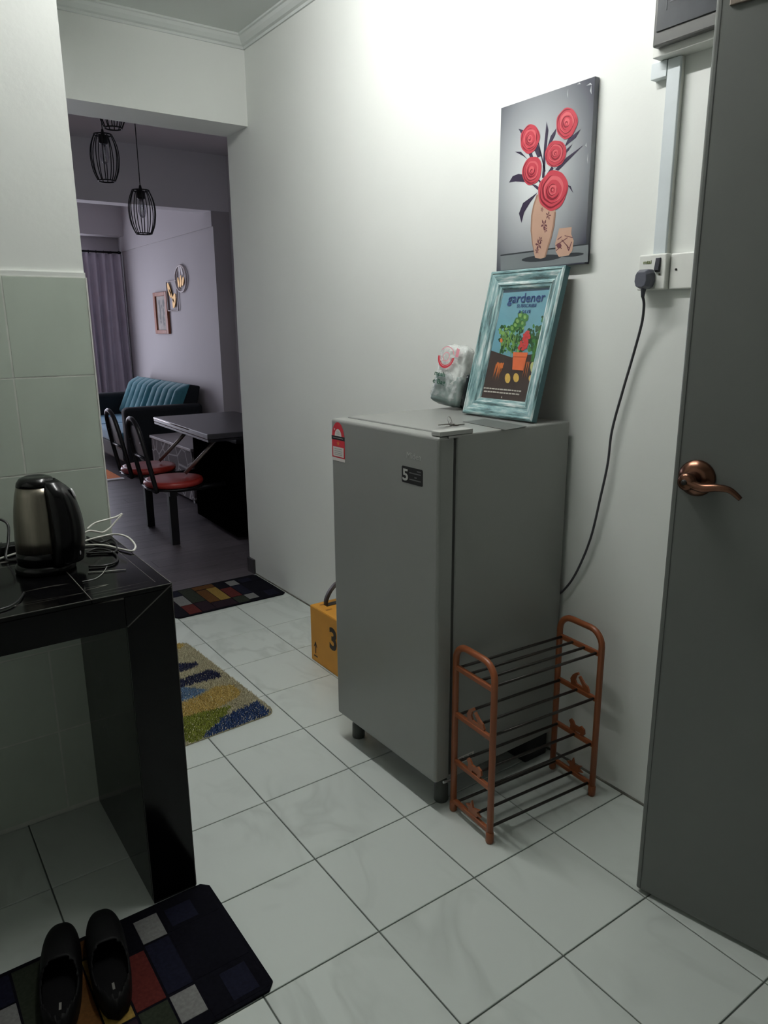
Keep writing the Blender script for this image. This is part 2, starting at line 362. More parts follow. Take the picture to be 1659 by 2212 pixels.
# ------------------------------------------------------------------ refrigerator
FZB, FZT, FW, FD, FYAW = 0.092, 1.108, 0.520, 0.505, math.radians(1.0)
FO = Vector((0.380, 0.260, 0))
fr = thing('refrigerator', 'silver single door refrigerator against the white wall', 'refrigerator', FO, FYAW)
silver = mat('silver_paint', (146, 148, 144), 0.38, 0.2, var=0.02, scale=3, bump=0.05, bscale=200)
silver_top = silver
dark_rub = mat('dark_rubber', (62, 62, 60), 0.7)
MB().box(0.0625, FD, 0.0, FW, FZB, FZT).build('body', silver, fr, bevel=0.004)
MB().box(0.054, 0.064, 0.004, FW - 0.004, FZB + 0.012, FZT - 0.012).build('door_gasket', dark_rub, fr)
dr = MB().box(0.0, 0.055, 0.0, FW, FZB + 0.004, FZT - 0.001).build('door', silver, fr, bevel=0.009, seg=4)
foot_m = mat('grey_foot', (74, 78, 74), 0.5)
for yy in (0.040, FW - 0.040):
    MB().lathe([(0.020, 0.0), (0.022, 0.004), (0.021, 0.052), (0.017, 0.056), (0.016, FZB + 0.002)], 20, (0.058, yy, 0)).build('foot', foot_m, fr)
MB().box(0.40, FD - 0.004, 0.02, FW - 0.02, 0.0, FZB).build('compressor_housing', mat('black_housing', (14, 14, 14), 0.6), fr, bevel=0.004)
hc = MB().box(0.004, 0.118, 0.0, 0.036, FZT, FZT + 0.012).build('hinge_cap', mat('grey_cap', (168, 170, 165), 0.45), fr, bevel=0.0015)
MB().box(0.030, 0.075, -0.003, 0.004, FZT - 0.007, FZT - 0.001).build('hinge_bracket', mat('steel', (150, 150, 148), 0.3, 0.9), fr, bevel=0.001)
MB().tube([(0.034, 0.003, FZB - 0.004), (0.060, 0.002, FZB - 0.006), (0.085, 0.012, FZB - 0.006)], 0.004, 8).build('lower_hinge', MATS['steel'], fr)
# printed things on the door: local plane x = -eps, right = -y
black_s = mat('black_sticker', (20, 21, 20), 0.35); white_s = mat('white_sticker', (214, 210, 206), 0.5); red_s = mat('red_sticker', (196, 44, 56), 0.45); grey_s = mat('grey_sticker', (150, 150, 148), 0.5)
gold_s = mat('gold_print', (205, 120, 60), 0.5)
def dface(u, v, e=0.0006): return (-e, FW - u, v)               # u from the left door edge as seen
def drect(b, u0, u1, v0, v1, m, e): return b.poly([dface(u0, v0, e), dface(u1, v0, e), dface(u1, v1, e), dface(u0, v1, e)], m)
st = MB(); sx = 0.006; sw = 0.072; sy = 0.978
drect(st, sx, sx + sw, sy, sy + 0.010, 1, 0.0006)
drect(st, sx, sx + sw, sy + 0.010, sy + 0.066, 0, 0.0006)
drect(st, sx + 0.006, sx + sw - 0.006, sy + 0.014, sy + 0.044, 1, 0.0008)
st.poly([dface(sx + sw / 2 + sw / 2 * math.cos(a), sy + 0.066 + 0.055 * math.sin(a), 0.0006) for a in [PI * i / 20 for i in range(21)]], 0)
st.poly([dface(sx + sw / 2 + 0.019 * math.cos(a), sy + 0.078 + 0.022 * math.sin(a), 0.0008) for a in [PI * i / 16 for i in range(17)]], 1)
drect(st, sx - 0.001, sx + sw + 0.001, sy + 0.066, sy + 0.078, 2, 0.0009)
drect(st, sx + 0.008, sx + sw - 0.008, sy + 0.071, sy + 0.073, 3, 0.0011)
st.poly([dface(sx + sw / 2 + (0.009 if i % 2 == 0 else 0.004) * math.sin(PI * i / 5), sy + 0.055 + (0.009 if i % 2 == 0 else 0.004) * math.cos(PI * i / 5), 0.0008) for i in range(10)], 4)
st.poly([dface(sx + 0.016 + (0.005 if i % 2 == 0 else 0.002) * math.sin(PI * i / 5), sy + 0.098 + (0.005 if i % 2 == 0 else 0.002) * math.cos(PI * i / 5), 0.0009) for i in range(10)], 1)
for q in (0.037, 0.030, 0.024, 0.019): drect(st, sx + 0.014, sx + sw - 0.014 - 0.1 * abs(q - 0.03), sy + q, sy + q + 0.0016, 3, 0.0010)
for q in (0.084, 0.090): drect(st, sx + 0.028, sx + sw - 0.028, sy + q, sy + q + 0.0016, 3, 0.0010)
tag(st.build('energy_label', [red_s, white_s, black_s, grey_s, gold_s], dr, fix=False), 'red and white energy rating label', None)
sb = MB(); u0, u1, v0, v1 = FW - 0.156, FW - 0.064, 0.966, 1.012
sb.poly([dface(u0 + a, v0 + b, 0.0006) for a, b in [(0.003, 0), (0.089, 0), (0.092, 0.003), (0.092, 0.043), (0.089, 0.046), (0.003, 0.046), (0, 0.043), (0, 0.003)]], 0)
for (a, b, q) in ((0.066, 0.084, 0.0365), (0.034, 0.084, 0.029), (0.056, 0.066, 0.0185), (0.034, 0.084, 0.011)): drect(sb, u0 + a, u0 + b, v0 + q, v0 + q + 0.0032, 1, 0.0009)
wl_ = tag(sb.build('warranty_label', [black_s, mat('grey_print', (96, 97, 96), 0.5)], dr, fix=False), 'black label with a large 5', None)
text_mesh('5', 0.045, frame4(dface(u0 + 0.004, v0 + 0.007, 0.0009), (0, -1, 0), (0, 0, 1)), mat('pale_print', (176, 177, 172), 0.5), 'label_number', wl_, bold=0.0009, width=0.024)
text_mesh('Midea', 0.024, frame4(dface(FW - 0.134, 1.036, 0.0004), (0, -1, 0), (0, 0, 1)), mat('chrome_logo', (196, 198, 194), 0.3, 0.6), 'brand_lettering', dr, width=0.062)
lb = MB().poly([(0.085, -0.0006, 0.128), (0.150, -0.0006, 0.128), (0.150, -0.0006, 0.150), (0.085, -0.0006, 0.150)], 0)
for q in range(3): lb.poly([(0.091 + q * 0.019, -0.0009, 0.132), (0.105 + q * 0.019, -0.0009, 0.132), (0.105 + q * 0.019, -0.0009, 0.146), (0.091 + q * 0.019, -0.0009, 0.146)], 1)
lb.build('rating_label', [white_s, grey_s], fr, fix=False)
# thin sheet lying on top
tl = MB().poly([Vector((hit(a, b, (0, 0, FZT + 0.0008), (0, 0, 1)))) for a, b in ((1092, 929), (1138, 921), (1048, 905), (1000, 911))])
tag(tl.build('notice_sheet', mat('smoky_sheet', (84, 84, 80), 0.35, var=0.12, scale=20), None, solid=0.0008), 'small grey notice sheet lying flat on the refrigerator top', 'sheet')

# ------------------------------------------------------------------ shoe rack
RK = thing('shoe_rack', 'brown plastic four tier shoe rack with animal cutouts beside the refrigerator', 'shoe rack', (0.628, 0.146, 0), math.radians(-3.6))
brown = mat('brown_plastic', (138, 76, 42), 0.38, var=0.06, scale=6)
rodm = mat('dark_rod', (44, 40, 36), 0.4, 0.3)
RL, RD, RH = 0.397, 0.166, 0.530
tiers = (0.462, 0.318, 0.168, 0.036)
ornaments = {
 0: [[(-.030, 0), (-.034, .020), (-.026, .036), (-.016, .046), (-.010, .050), (-.006, .044), (-.014, .036), (-.018, .022), (-.012, .012), (.012, .010), (.004, .022), (-.006, .036), (-.002, .042), (.014, .026), (.026, .020), (.032, .008), (.030, 0)]],
 1: [[(-.026, 0), (-.024, .020), (-.030, .030), (-.024, .038), (-.016, .034), (-.010, .024), (.002, .024), (.012, .032), (.024, .026), (.026, .012), (.018, 0), (.010, 0), (.012, .008), (-.008, .008), (-.010, 0)]],
 2: [[(-.020, 0), (-.018, .014), (-.030, .020), (-.020, .026), (-.014, .024), (-.008, .044), (-.002, .024), (.010, .028), (.024, .034), (.014, .020), (.028, .014), (.016, .010), (.010, 0)]],
}
for sx_, nm in ((-1, 'left'), (1, 'right')):
    X = sx_ * RL / 2
    r = 0.046; ya, yb = -RD / 2, RD / 2
    path = [(X, ya, 0.028), (X, ya, 0.2), (X, ya, RH - r - 0.002)] + [(X, ya + r + a, RH - r + b) for a, b in [(-r * math.cos(q), r * math.sin(q)) for q in [PI / 2 * i / 6 for i in range(7)]]] + [(X, yb - r + r * math.sin(q), RH - r + r * math.cos(q)) for q in [PI / 2 * i / 6 for i in range(7)]] + [(X, yb, RH - r - 0.002), (X, yb, 0.2), (X, yb, 0.028)]
    sf = MB().tube(path, 0.0095, 10).build('side_frame', brown, RK)
    for yy in (ya, yb): MB().lathe([(0.0095, 0), (0.0115, 0.004), (0.0115, 0.030), (0.0095, 0.034)], 12, (X, yy, 0)).build('foot', brown, sf)
    for k, z in enumerate(tiers):
        MB().box(X - 0.006, X + 0.006, ya, yb, z - 0.009, z + 0.006).build('crossbar', brown, sf, bevel=0.003)
        if k > 0:
            for pl_ in ornaments[k - 1]:
                pts = [(X - 0.003, -0.012 - a * 1.15, z + 0.004 + b) for a, b in pl_]
                MB().prism(pts, (0.006, 0, 0)).build('animal_cutout', brown, sf)
for k, z in enumerate(tiers):
    ys = [0.070, 0.024, -0.022, -0.068] if k == 0 else [0.068, -0.004, -0.070]
    for yy in ys: MB().tube([(-RL / 2 + 0.004, yy, z), (RL / 2 - 0.004, yy, z)], 0.0042, 8).build('rod', rodm, RK)

# ------------------------------------------------------------------ rose print on the wall
PX = XW - 0.020; PYL, PZB, PWD, PHT = 0.600, 1.549, 0.352, 0.468
pic = thing('wall_picture', 'unframed print of red roses in a vase hung on the white wall', 'picture', (XW, PYL, PZB))
def z1(a, b, e=0.0006):
    h = hit(1040 + a / 4.607, 140 + b / 4.607, (PX, 0, 0), (1, 0, 0)); return (PX - e - XW, h.y - PYL, h.z - PZB)
grad = bpy.data.materials.new('print_backdrop'); grad.use_nodes = True
def _grad():
    N = grad.node_tree.nodes; L = grad.node_tree.links; b = N['Principled BSDF']
    tc = N.new('ShaderNodeTexCoord'); mp = N.new('ShaderNodeMapping'); mp.inputs['Location'].default_value = (0, 0.150, -0.245); 
    L.new(tc.outputs['Object'], mp.inputs[0]); m2 = N.new('ShaderNodeMapping'); m2.inputs['Scale'].default_value = (0, 4.0, 3.2); L.new(mp.outputs[0], m2.inputs[0])
    ln = N.new('ShaderNodeVectorMath'); ln.operation = 'LENGTH'; L.new(m2.outputs[0], ln.inputs[0])
    rp = N.new('ShaderNodeValToRGB'); e = rp.color_ramp.elements
    e[0].position = 0.10; e[0].color = lin((214, 219, 219)); e[1].position = 1.0; e[1].color = lin((58, 60, 72)); x = e.new(0.56); x.color = lin((156, 160, 163))
    L.new(ln.outputs['Value'], rp.inputs[0]); L.new(rp.outputs[0], b.inputs['Base Color']); b.inputs['Roughness'].default_value = 0.3; b.inputs['Coat Weight'].default_value = 0.4
_grad()
MB().box(-0.020, -0.002, -PWD, 0.0, 0.0, PHT).build('canvas', [grad], pic, bevel=0.001)
leafc = mat('print_leaf', (52, 44, 64), 0.35); pinkA = mat('print_rose', (186, 66, 78), 0.35); pinkB = mat('print_rose_dark', (126, 32, 46), 0.35); pinkC = mat('print_rose_light', (204, 98, 104), 0.35)
vasec = mat('print_vase', (186, 152, 132), 0.35); vased = mat('print_vase_pattern', (104, 62, 70), 0.35); tabc = mat('print_table', (118, 124, 126), 0.35); tabd = mat('print_dark', (50, 54, 58), 0.35); vsh = mat('print_vase_edge', (150, 118, 100), 0.35)
pr = MB()
def zp(pts, m, e): pr.poly([z1(a, b, e) for a, b in pts], m)
zp([(190, 1905), (1064, 1790), (1060, 1960), (192, 2048)], 6, 0.0004)
zp([(190, 1890), (1066, 1776), (1064, 1790), (190, 1905)], 7, 0.0004)
zp([(600 + 200 * math.cos(a), 1925 + 32 * math.sin(a) - 18 * math.cos(a)) for a in [2 * PI * i / 20 for i in range(20)]], 7, 0.0005)
zp([(900 + 120 * math.cos(a), 1890 + 20 * math.sin(a) - 10 * math.cos(a)) for a in [2 * PI * i / 20 for i in range(20)]], 7, 0.0005)
for L_ in ([(650, 565), (668, 650), (642, 900), (628, 1125), (604, 1125), (625, 800)], [(748, 630), (735, 700), (690, 790), (650, 840), (690, 710)], [(988, 640), (940, 725), (830, 815), (858, 745)],
           [(905, 790), (870, 850), (840, 880), (850, 840)], [(1015, 800), (935, 880), (765, 1055), (735, 1040), (850, 920)], [(370, 636), (425, 652), (400, 692)], [(335, 865), (395, 866), (465, 945), (420, 910)],
           [(275, 1172), (312, 1108), (370, 1085), (440, 1095), (440, 1168), (340, 1160)], [(400, 1572), (374, 1480), (415, 1375), (560, 1270), (485, 1370), (425, 1470)], [(520, 830), (558, 778), (600, 905), (560, 925)], [(468, 880), (500, 860), (520, 930), (490, 935)],
           [(700, 1010), (720, 1030), (650, 1130), (630, 1120)], [(500, 1190), (540, 1195), (590, 1230), (560, 1245)], [(855, 1195), (890, 1208), (916, 1278)], [(560, 1140), (585, 1150), (620, 1200), (600, 1210)], [(560, 770), (572, 775), (640, 1060), (630, 1065)]):
    zp(L_, 0, 0.0006)
zp([(552, 1290), (515, 1400), (496, 1500), (490, 1650), (505, 1780), (522, 1860), (535, 1920), (590, 1930), (640, 1915), (668, 1820), (700, 1720), (728, 1600), (742, 1470), (730, 1400), (640, 1340), (600, 1290)], 4, 0.0007)
zp([(552, 1290), (515, 1400), (496, 1500), (490, 1650), (505, 1780), (522, 1860), (530, 1860), (514, 1780), (503, 1650), (510, 1500), (530, 1400), (562, 1300)], 8, 0.0008)
zp([(742, 1470), (728, 1600), (700, 1720), (668, 1820), (640, 1915), (626, 1916), (655, 1810), (686, 1710), (712, 1590), (726, 1460)], 8, 0.0008)
for (cx, cy, sc, rot) in ((625, 1590, 1.0, 0.3), (668, 1500, 0.8, 1.2), (570, 1790, 1.0, 2.0), (590, 1740, .6, .4), (555, 1850, .6, .9), (605, 1440, .45, .2), (640, 1640, .6, 1.9)):
    for q in range(5):
        a = rot + 2 * PI * q / 5
        zp([(cx, cy), (cx + 22 * sc * math.cos(a - .35), cy + 34 * sc * math.sin(a - .35)), (cx + 34 * sc * math.cos(a), cy + 62 * sc * math.sin(a)), (cx + 22 * sc * math.cos(a + .35), cy + 34 * sc * math.sin(a + .35))], 5, 0.0009)
zp([(775, 1628), (757, 1700), (735, 1780), (742, 1860), (772, 1912), (870, 1897), (905, 1850), (920, 1750), (895, 1685), (900, 1616)], 4, 0.0008)
for (a, b, c_, d) in ((740, 1800, 860, 1720), (800, 1740, 880, 1830), (750, 1790, 800, 1830), (830, 1700, 910, 1720), (870, 1850, 900, 1760), (760, 1740, 800, 1710), (850, 1790, 870, 1850), (745, 1850, 800, 1800)):
    dx, dy = c_ - a, d - b; n = math.hypot(dx, dy); ox, oy = -dy / n * 4, dx / n * 4
    zp([(a + ox, b + oy), (a - ox, b - oy), (c_ - ox, d - oy), (c_ + ox, d + oy)], 5, 0.0010)
zp([(775 + 24 * math.cos(a), 1800 + 28 * math.sin(a)) for a in [2 * PI * i / 10 for i in range(10)]], 5, 0.0011)
for ri, (cx, cy, rx, ry) in enumerate(((485, 738, 96, 142), (852, 582, 106, 152), (740, 885, 106, 132), (505, 1055, 96, 142), (715, 1250, 148, 196))):
    rs = random.Random(ri + 3)
    for k, (f, m_) in enumerate(((1.0, 1), (0.90, 2), (0.86, 1), (0.70, 2), (0.66, 3), (0.56, 1), (0.46, 2), (0.42, 1), (0.30, 2), (0.26, 3), (0.17, 1), (0.11, 2), (0.07, 3))):
        ph = rs.random() * 6; ox = (rs.random() - .5) * 0.07 * rx * (k > 0); oy = (rs.random() - .6) * 0.09 * ry * (k > 0)
        if k in (2, 4, 7, 9): ox += rx * 0.025; oy -= ry * 0.03
        zp([(cx + ox + rx * f * (1 + .03 * math.sin(5 * a + ph) + .025 * math.sin(3 * a + ph * 2)) * math.cos(a), cy + oy + ry * f * (1 + .03 * math.sin(4 * a + ph) + .015 * math.cos(7 * a)) * math.sin(a) - .16 * ry * f * math.cos(a)) for a in [2 * PI * i / 44 for i in range(44)]], m_, 0.0012 + k * 0.0001)
pr.build('print', [leafc, pinkA, pinkB, pinkC, vasec, vased, tabc, tabd, vsh], pic, fix=False)
wrapm = mat('shrink_wrap', (225, 228, 230), 0.12, alpha=0.55)
for (yy, zz, ly, lz) in ((-0.335, 0.452, 0.010, 0.003), (-0.342, 0.438, 0.003, 0.012), (-0.300, 0.462, 0.006, 0.0025), (-0.336, 0.305, 0.003, 0.006), (-0.262, 0.447, 0.002, 0.012), (-0.344, 0.270, 0.002, 0.014)):
    MB().add([(-0.0225, yy - ly, zz - lz), (-0.0225, yy + ly, zz - lz * .2), (-0.0235, yy, zz + lz * .4), (-0.0225, yy - ly * .4, zz + lz)], [(0, 1, 2), (0, 2, 3)], 0).build('wrap_crease', wrapm, pic)

# ------------------------------------------------------------------ leaning teal frame with magazine cover
LEAN = 0.251; LB = Vector((0.773, 0.447, FZT + 0.001))
gf = thing('picture_frame', 'distressed teal picture frame with a gardening cover leaning on the wall', 'picture frame', LB)
gf.rotation_euler = (0, LEAN, 0)
# local: right = -y, up = z, out = -x
GW, GH = 0.302, 0.447
teal = bpy.data.materials.new('distressed_teal'); teal.use_nodes = True
def _teal(M, st):
    N = M.node_tree.nodes; L = M.node_tree.links; b = N['Principled BSDF']
    tc = N.new('ShaderNodeTexCoord'); mp = N.new('ShaderNodeMapping'); mp.inputs['Scale'].default_value = st; L.new(tc.outputs['Object'], mp.inputs[0])
    nz = N.new('ShaderNodeTexNoise'); nz.inputs['Scale'].default_value = 1.0; nz.inputs['Detail'].default_value = 4; nz.inputs['Roughness'].default_value = 0.65; L.new(mp.outputs[0], nz.inputs['Vector'])
    rp = N.new('ShaderNodeValToRGB'); e = rp.color_ramp.elements; e[0].position = 0.36; e[0].color = lin((74, 92, 92)); e[1].position = 0.66; e[1].color = lin((214, 222, 220))
    for p_, c_ in ((0.44, (108, 142, 144)), (0.52, (138, 170, 170)), (0.58, (176, 192, 190))): q = e.new(p_); q.color = lin(c_)
    L.new(nz.outputs['Fac'], rp.inputs[0]); L.new(rp.outputs[0], b.inputs['Base Color']); b.inputs['Roughness'].default_value = 0.42
teal2 = bpy.data.materials.new('distressed_teal_upright'); teal2.use_nodes = True
_teal(teal, (60, 9, 70)); _teal(teal2, (60, 70, 9))
side_teal = mat('plain_teal', (64, 104, 108), 0.45, var=0.12, scale=10)
prof = [(0.0, 0.0), (0.0, 0.020), (0.004, 0.024), (0.008, 0.024), (0.010, 0.021), (0.016, 0.0215), (0.034, 0.014), (0.038, 0.0155), (0.043, 0.0155), (0.046, 0.012), (0.052, 0.0105), (0.056, 0.006), (0.056, 0.0)]
def rail(p0, p1, inn0, inn1, mt):
    b = MB(); n = len(prof); vs = []
    for P, I in ((Vector(p0), Vector(inn0)), (Vector(p1), Vector(inn1))):
        for w, h in prof: q = P + I * w; vs.append((-h, q.x, q.y))
    for i in range(n - 1): b.add(vs, [(i, i + 1, n + i + 1, n + i)], 1 if i == 0 else 0)
    b.add(vs, [tuple(range(n))[::-1], tuple(range(n, 2 * n))], 0)
    return b.build('frame_rail', [mt, side_teal], gf)
h2 = GW / 2
rail((h2, 0), (-h2, 0), (-1, 1), (1, 1), teal); rail((-h2, GH), (h2, GH), (1, -1), (-1, -1), teal)
rail((h2, GH), (h2, 0), (-1, -1), (-1, 1), teal2); rail((-h2, 0), (-h2, GH), (1, 1), (1, -1), teal2)
MB().box(-0.004, 0.0, -h2 + 0.004, h2 - 0.004, 0.004, GH - 0.004).build('backing', mat('backing_board', (96, 80, 62), 0.8), gf)
pw, ph_ = GW / 2 - 0.052, 0.0
RotL = Matrix.Rotation(LEAN, 3, 'Y'); RotLi = RotL.transposed()
def zb(a, b, e=0.0052):
    n = RotL @ Vector((-1, 0, 0)); h = hit(900 + a / 4.608, 560 + b / 4.608, LB + n * 0.005, n); q = RotLi @ (h - LB); return (-e, q.y, q.z)
cov = MB()
cy0, cy1, cz0, cz1 = -h2 + 0.050, h2 - 0.050, 0.052, GH - 0.052
sky_c = mat('cover_sky', (112, 164, 178), 0.35, var=0.10, scale=14); soil_c = mat('cover_soil', (66, 54, 48), 0.5, var=0.2, scale=70); green_c = mat('cover_leaf', (70, 128, 62), 0.4, var=0.3, scale=90); dgreen_c = mat('cover_leaf_dark', (46, 86, 50), 0.4, var=0.3, scale=90)
lgreen_c = mat('cover_leaf_light', (128, 170, 92), 0.4, var=0.2, scale=90); red_c = mat('cover_tomato', (196, 62, 62), 0.4, var=0.25, scale=120); pot_c = mat('cover_pot', (222, 112, 66), 0.45, var=0.08, scale=40); potd_c = mat('cover_pot_shadow', (184, 84, 48), 0.45); yel_c = mat('cover_potato', (216, 178, 88), 0.45, var=0.15, scale=60); ora_c = mat('cover_carrot', (214, 120, 60), 0.45, var=0.1, scale=60); pale_c = mat('cover_squash', (190, 196, 130), 0.45)
blue_c = mat('cover_title', (34, 66, 122), 0.4); textw_c = mat('cover_small_text', (196, 192, 180), 0.5); dk_c = mat('cover_top_band', (44, 66, 82), 0.4)
cm = [sky_c, soil_c, green_c, dgreen_c, lgreen_c, red_c, pot_c, potd_c, yel_c, ora_c, pale_c, dk_c]
cov.poly([(-0.0050, cy1, cz0), (-0.0050, cy0, cz0), (-0.0050, cy0, cz1), (-0.0050, cy1, cz1)], 0)
cov.poly([(-0.0051, cy1, cz0), (-0.0051, cy0, cz0), (-0.0051, cy0, 0.200), (-0.0051, 0.0, 0.185), (-0.0051, cy1, 0.205)], 1)
cov.poly([(-0.0051, cy1, cz1 - 0.012), (-0.0051, cy0, cz1 - 0.010), (-0.0051, cy0, cz1), (-0.0051, cy1, cz1)], 11)
rc = random.Random(5)
def blob(a, b, ra, rb, m_, e, n=9, jag=0.25): cov.poly([zb(a + ra * (1 + jag * (rc.random() - .5)) * math.cos(2 * PI * i / n), b + rb * (1 + jag * (rc.random() - .5)) * math.sin(2 * PI * i / n), e) for i in range(n)], m_)
for k in range(150): blob(rc.uniform(825, 1060), rc.uniform(660, 930), rc.uniform(8, 18), rc.uniform(10, 22), rc.choice((2, 3, 3, 3, 4)), 0.0053 + k * 0.000003)
for k in range(90): blob(rc.uniform(1120, 1270), rc.uniform(660, 920), rc.uniform(9, 20), rc.uniform(12, 26), rc.choice((2, 3, 3)), 0.0053 + k * 0.000006)
for k in range(24): blob(rc.uniform(1240, 1290), rc.uniform(560, 700), rc.uniform(8, 16), rc.uniform(10, 22), rc.choice((2, 3)), 0.0053)
for (a, b, ra, rb) in ((1040, 560, 34, 44), (1085, 580, 34, 40), (1010, 620, 36, 40), (1060, 640, 30, 36), (990, 660, 34, 40), (960, 690, 34, 40)): blob(a, b, ra, rb, 2, 0.0059, 12); blob(a - 6, b - 4, ra * .45, rb * .5, 4, 0.0060, 8)
for k in range(26):
    a = rc.uniform(830, 1010); zt_ = rc.uniform(700, 820); l = rc.uniform(90, 170)
    cov.poly([zb(a, zt_ + l, 0.0060), zb(a + 5, zt_ + l, 0.0060), zb(a + l * .22, zt_, 0.0060), zb(a + l * .22 - 5, zt_, 0.0060)], rc.choice((2, 4, 4)))
for k in range(12):
    a = rc.uniform(1130, 1190); cov.poly([zb(a, 1020, 0.0060), zb(a + 5, 1020, 0.0060), zb(a + 45, 800, 0.0060), zb(a + 40, 800, 0.0060)], rc.choice((2, 4)))
for k in range(46):
    t_ = rc.random(); blob(1050 + 60 * t_ + rc.uniform(-38, 38) * (1 - .3 * t_) , 910 - 190 * t_, rc.uniform(10, 20), rc.uniform(12, 20), 5, 0.0062 + k * 0.000006, 9, .1)
cov.poly([zb(*q, 0.0066) for q in ((965, 925), (1112, 930), (1100, 975), (1062, 1110), (955, 1100), (962, 975))], 6)
cov.poly([zb(*q, 0.0067) for q in ((962, 968), (1102, 972), (1100, 980), (962, 976))], 7)
for (a, b, ra, rb) in ((908, 1185, 28, 50), (992, 1180, 28, 46), (1140, 1190, 22, 36)): blob(a, b, ra, rb, 8, 0.0062, 14, .08)
blob(845, 810, 14, 22, 9, 0.0064, 10, .1); blob(1160, 1080, 26, 60, 10, 0.0062, 12, .1); blob(850, 1065, 14, 26, 9, 0.0062)
for k in range(9):
    a = 770 + k * 9 + rc.uniform(-4, 4); cov.poly([zb(a - 16, 1160 + rc.uniform(-20, 50), 0.0061), zb(a + 18, 1030 + rc.uniform(-10, 30), 0.0061), zb(a + 28, 1036, 0.0061)], 9)
for a in (1070, 1090, 1108): cov.poly([zb(a - 18, 1190, 0.0061), zb(a + 10, 1020, 0.0061), zb(a + 18, 1024, 0.0061)], 9)
cv = cov.build('magazine_cover', cm, gf, fix=False)
def ctext(s_, y_left, z, width, size, m_, nm, bold=0.0): text_mesh(s_, size, frame4((-0.0070, y_left, z), (0, -1, 0), (0, 0, 1)), m_, nm, cv, width=width, bold=bold)
ctext('gardener', 0.066, 0.351, 0.152, 0.040, blue_c, 'title_lettering', 0.0004)
ctext('SUBSCRIBE', 0.022, 0.336, 0.080, 0.0135, blue_c, 'cover_lettering', 0.00012)
ctext('& SAVE', 0.010, 0.318, 0.050, 0.0135, blue_c, 'cover_lettering', 0.00012)
tb = MB()
for (zz, a, b) in ((0.084, 0.092, -0.070), (0.074, 0.088, -0.064)):
    yy = a
    while yy > b:
        l = rc.uniform(0.006, 0.016); tb.poly([(-0.0062, yy, zz), (-0.0062, yy - l, zz), (-0.0062, yy - l, zz + 0.0042), (-0.0062, yy, zz + 0.0042)]); yy -= l + 0.0022
tb.poly([(-0.0062, 0.008, 0.060), (-0.0062, 0.002, 0.060), (-0.0062, 0.005, 0.068)])
tb.build('caption_lines', textw_c, cv, fix=False)
MB().box(-0.0084, -0.0080, -h2 + 0.050, h2 - 0.050, 0.050, GH - 0.050).build('glazing', thin_glass('frame_glass', (1, 1, 1), 0.05), gf)

# ------------------------------------------------------------------ plastic bag pack on the fridge
bag = thing('plastic_bag', 'crumpled clear plastic bag with red and green print on the refrigerator', 'bag', (0.815, 0.752, FZT + 0.0115), math.radians(4))
bag.rotation_euler = (0.10, 0.22, math.radians(6))
clearp = bpy.data.materials.new('clear_plastic'); clearp.use_nodes = True
def _clear():
    N = clearp.node_tree.nodes; L = clearp.node_tree.links; b = N['Principled BSDF']; b.inputs['Base Color'].default_value = lin((222, 226, 224)); b.inputs['Roughness'].default_value = 0.15
    nz = N.new('ShaderNodeTexNoise'); nz.inputs['Scale'].default_value = 40; nz.inputs['Detail'].default_value = 2; mr = N.new('ShaderNodeMapRange'); mr.inputs['From Min'].default_value = .4; mr.inputs['From Max'].default_value = .7; mr.inputs['To Min'].default_value = 0.10; mr.inputs['To Max'].default_value = 0.5
    tc = N.new('ShaderNodeTexCoord'); L.new(tc.outputs['Object'], nz.inputs['Vector']); L.new(nz.outputs['Fac'], mr.inputs['Value']); L.new(mr.outputs[0], b.inputs['Alpha'])
_clear()
pack_m = mat('folded_bags', (112, 128, 124), 0.3, var=0.16, scale=22)
puff_m = mat('white_plastic_sheet', (206, 210, 206), 0.3, var=0.06, scale=20)
darkpack = mat('dark_bag_roll', (24, 32, 36), 0.3, var=0.3, scale=20)
def crumple(w, d, h, amp, seed, taper=0.8, z0=0.0):
    r_ = random.Random(seed); ph = [r_.random() * 6.28 for _ in range(12)]
    def f(u, v):
        a = u * 2 * PI; c_, s_ = math.cos(a), math.sin(a); k = 1 - (1 - taper) * v
        e = 0.45; x = d / 2 * math.copysign(abs(c_) ** e, c_) * k; y_ = w / 2 * math.copysign(abs(s_) ** e, s_) * k
        cl = 0.0 if v in (0.0, 1.0) else min(1.0, 8 * v, 8 * (1 - v)) ** 0.5
        tri = lambda t_: abs((t_ / PI) % 2 - 1) * 2 - 1
        dz = amp * (tri(5 * a + ph[0] + 6 * v) * .5 + tri(8 * a + ph[1] - 11 * v) * .4 + tri(13 * v * PI + ph[2] + 3 * a) * .4) * (0 if v in (0.0, 1.0) else 1)
        return (x * cl + dz * c_, y_ * (0.55 + .45 * cl) + dz * s_, z0 + h * v)
    return f
MB().grid(crumple(0.130, 0.058, 0.112, 0.0024, 3, 0.99), 44, 18).build('folded_pack', pack_m, bag)
MB().grid(crumple(0.060, 0.054, 0.120, 0.003, 8, 0.9), 32, 12).build('dark_roll', darkpack, bag, loc=(0.020, -0.046, 0.002))
MB().grid(crumple(0.126, 0.055, 0.150, 0.0044, 15, 0.84, 0.056), 44, 18).build('crumpled_top', puff_m, bag)
MB().grid(crumple(0.136, 0.066, 0.208, 0.0040, 21, 0.92), 60, 28).build('clear_wrap', clearp, bag)
ringm = mat('red_bag_print', (196, 44, 60), 0.4); greenm = mat('green_bag_print', (22, 74, 52), 0.4); pinkm = mat('pink_bag_print', (222, 150, 160), 0.4)
e_ = -0.0405
rg = MB()
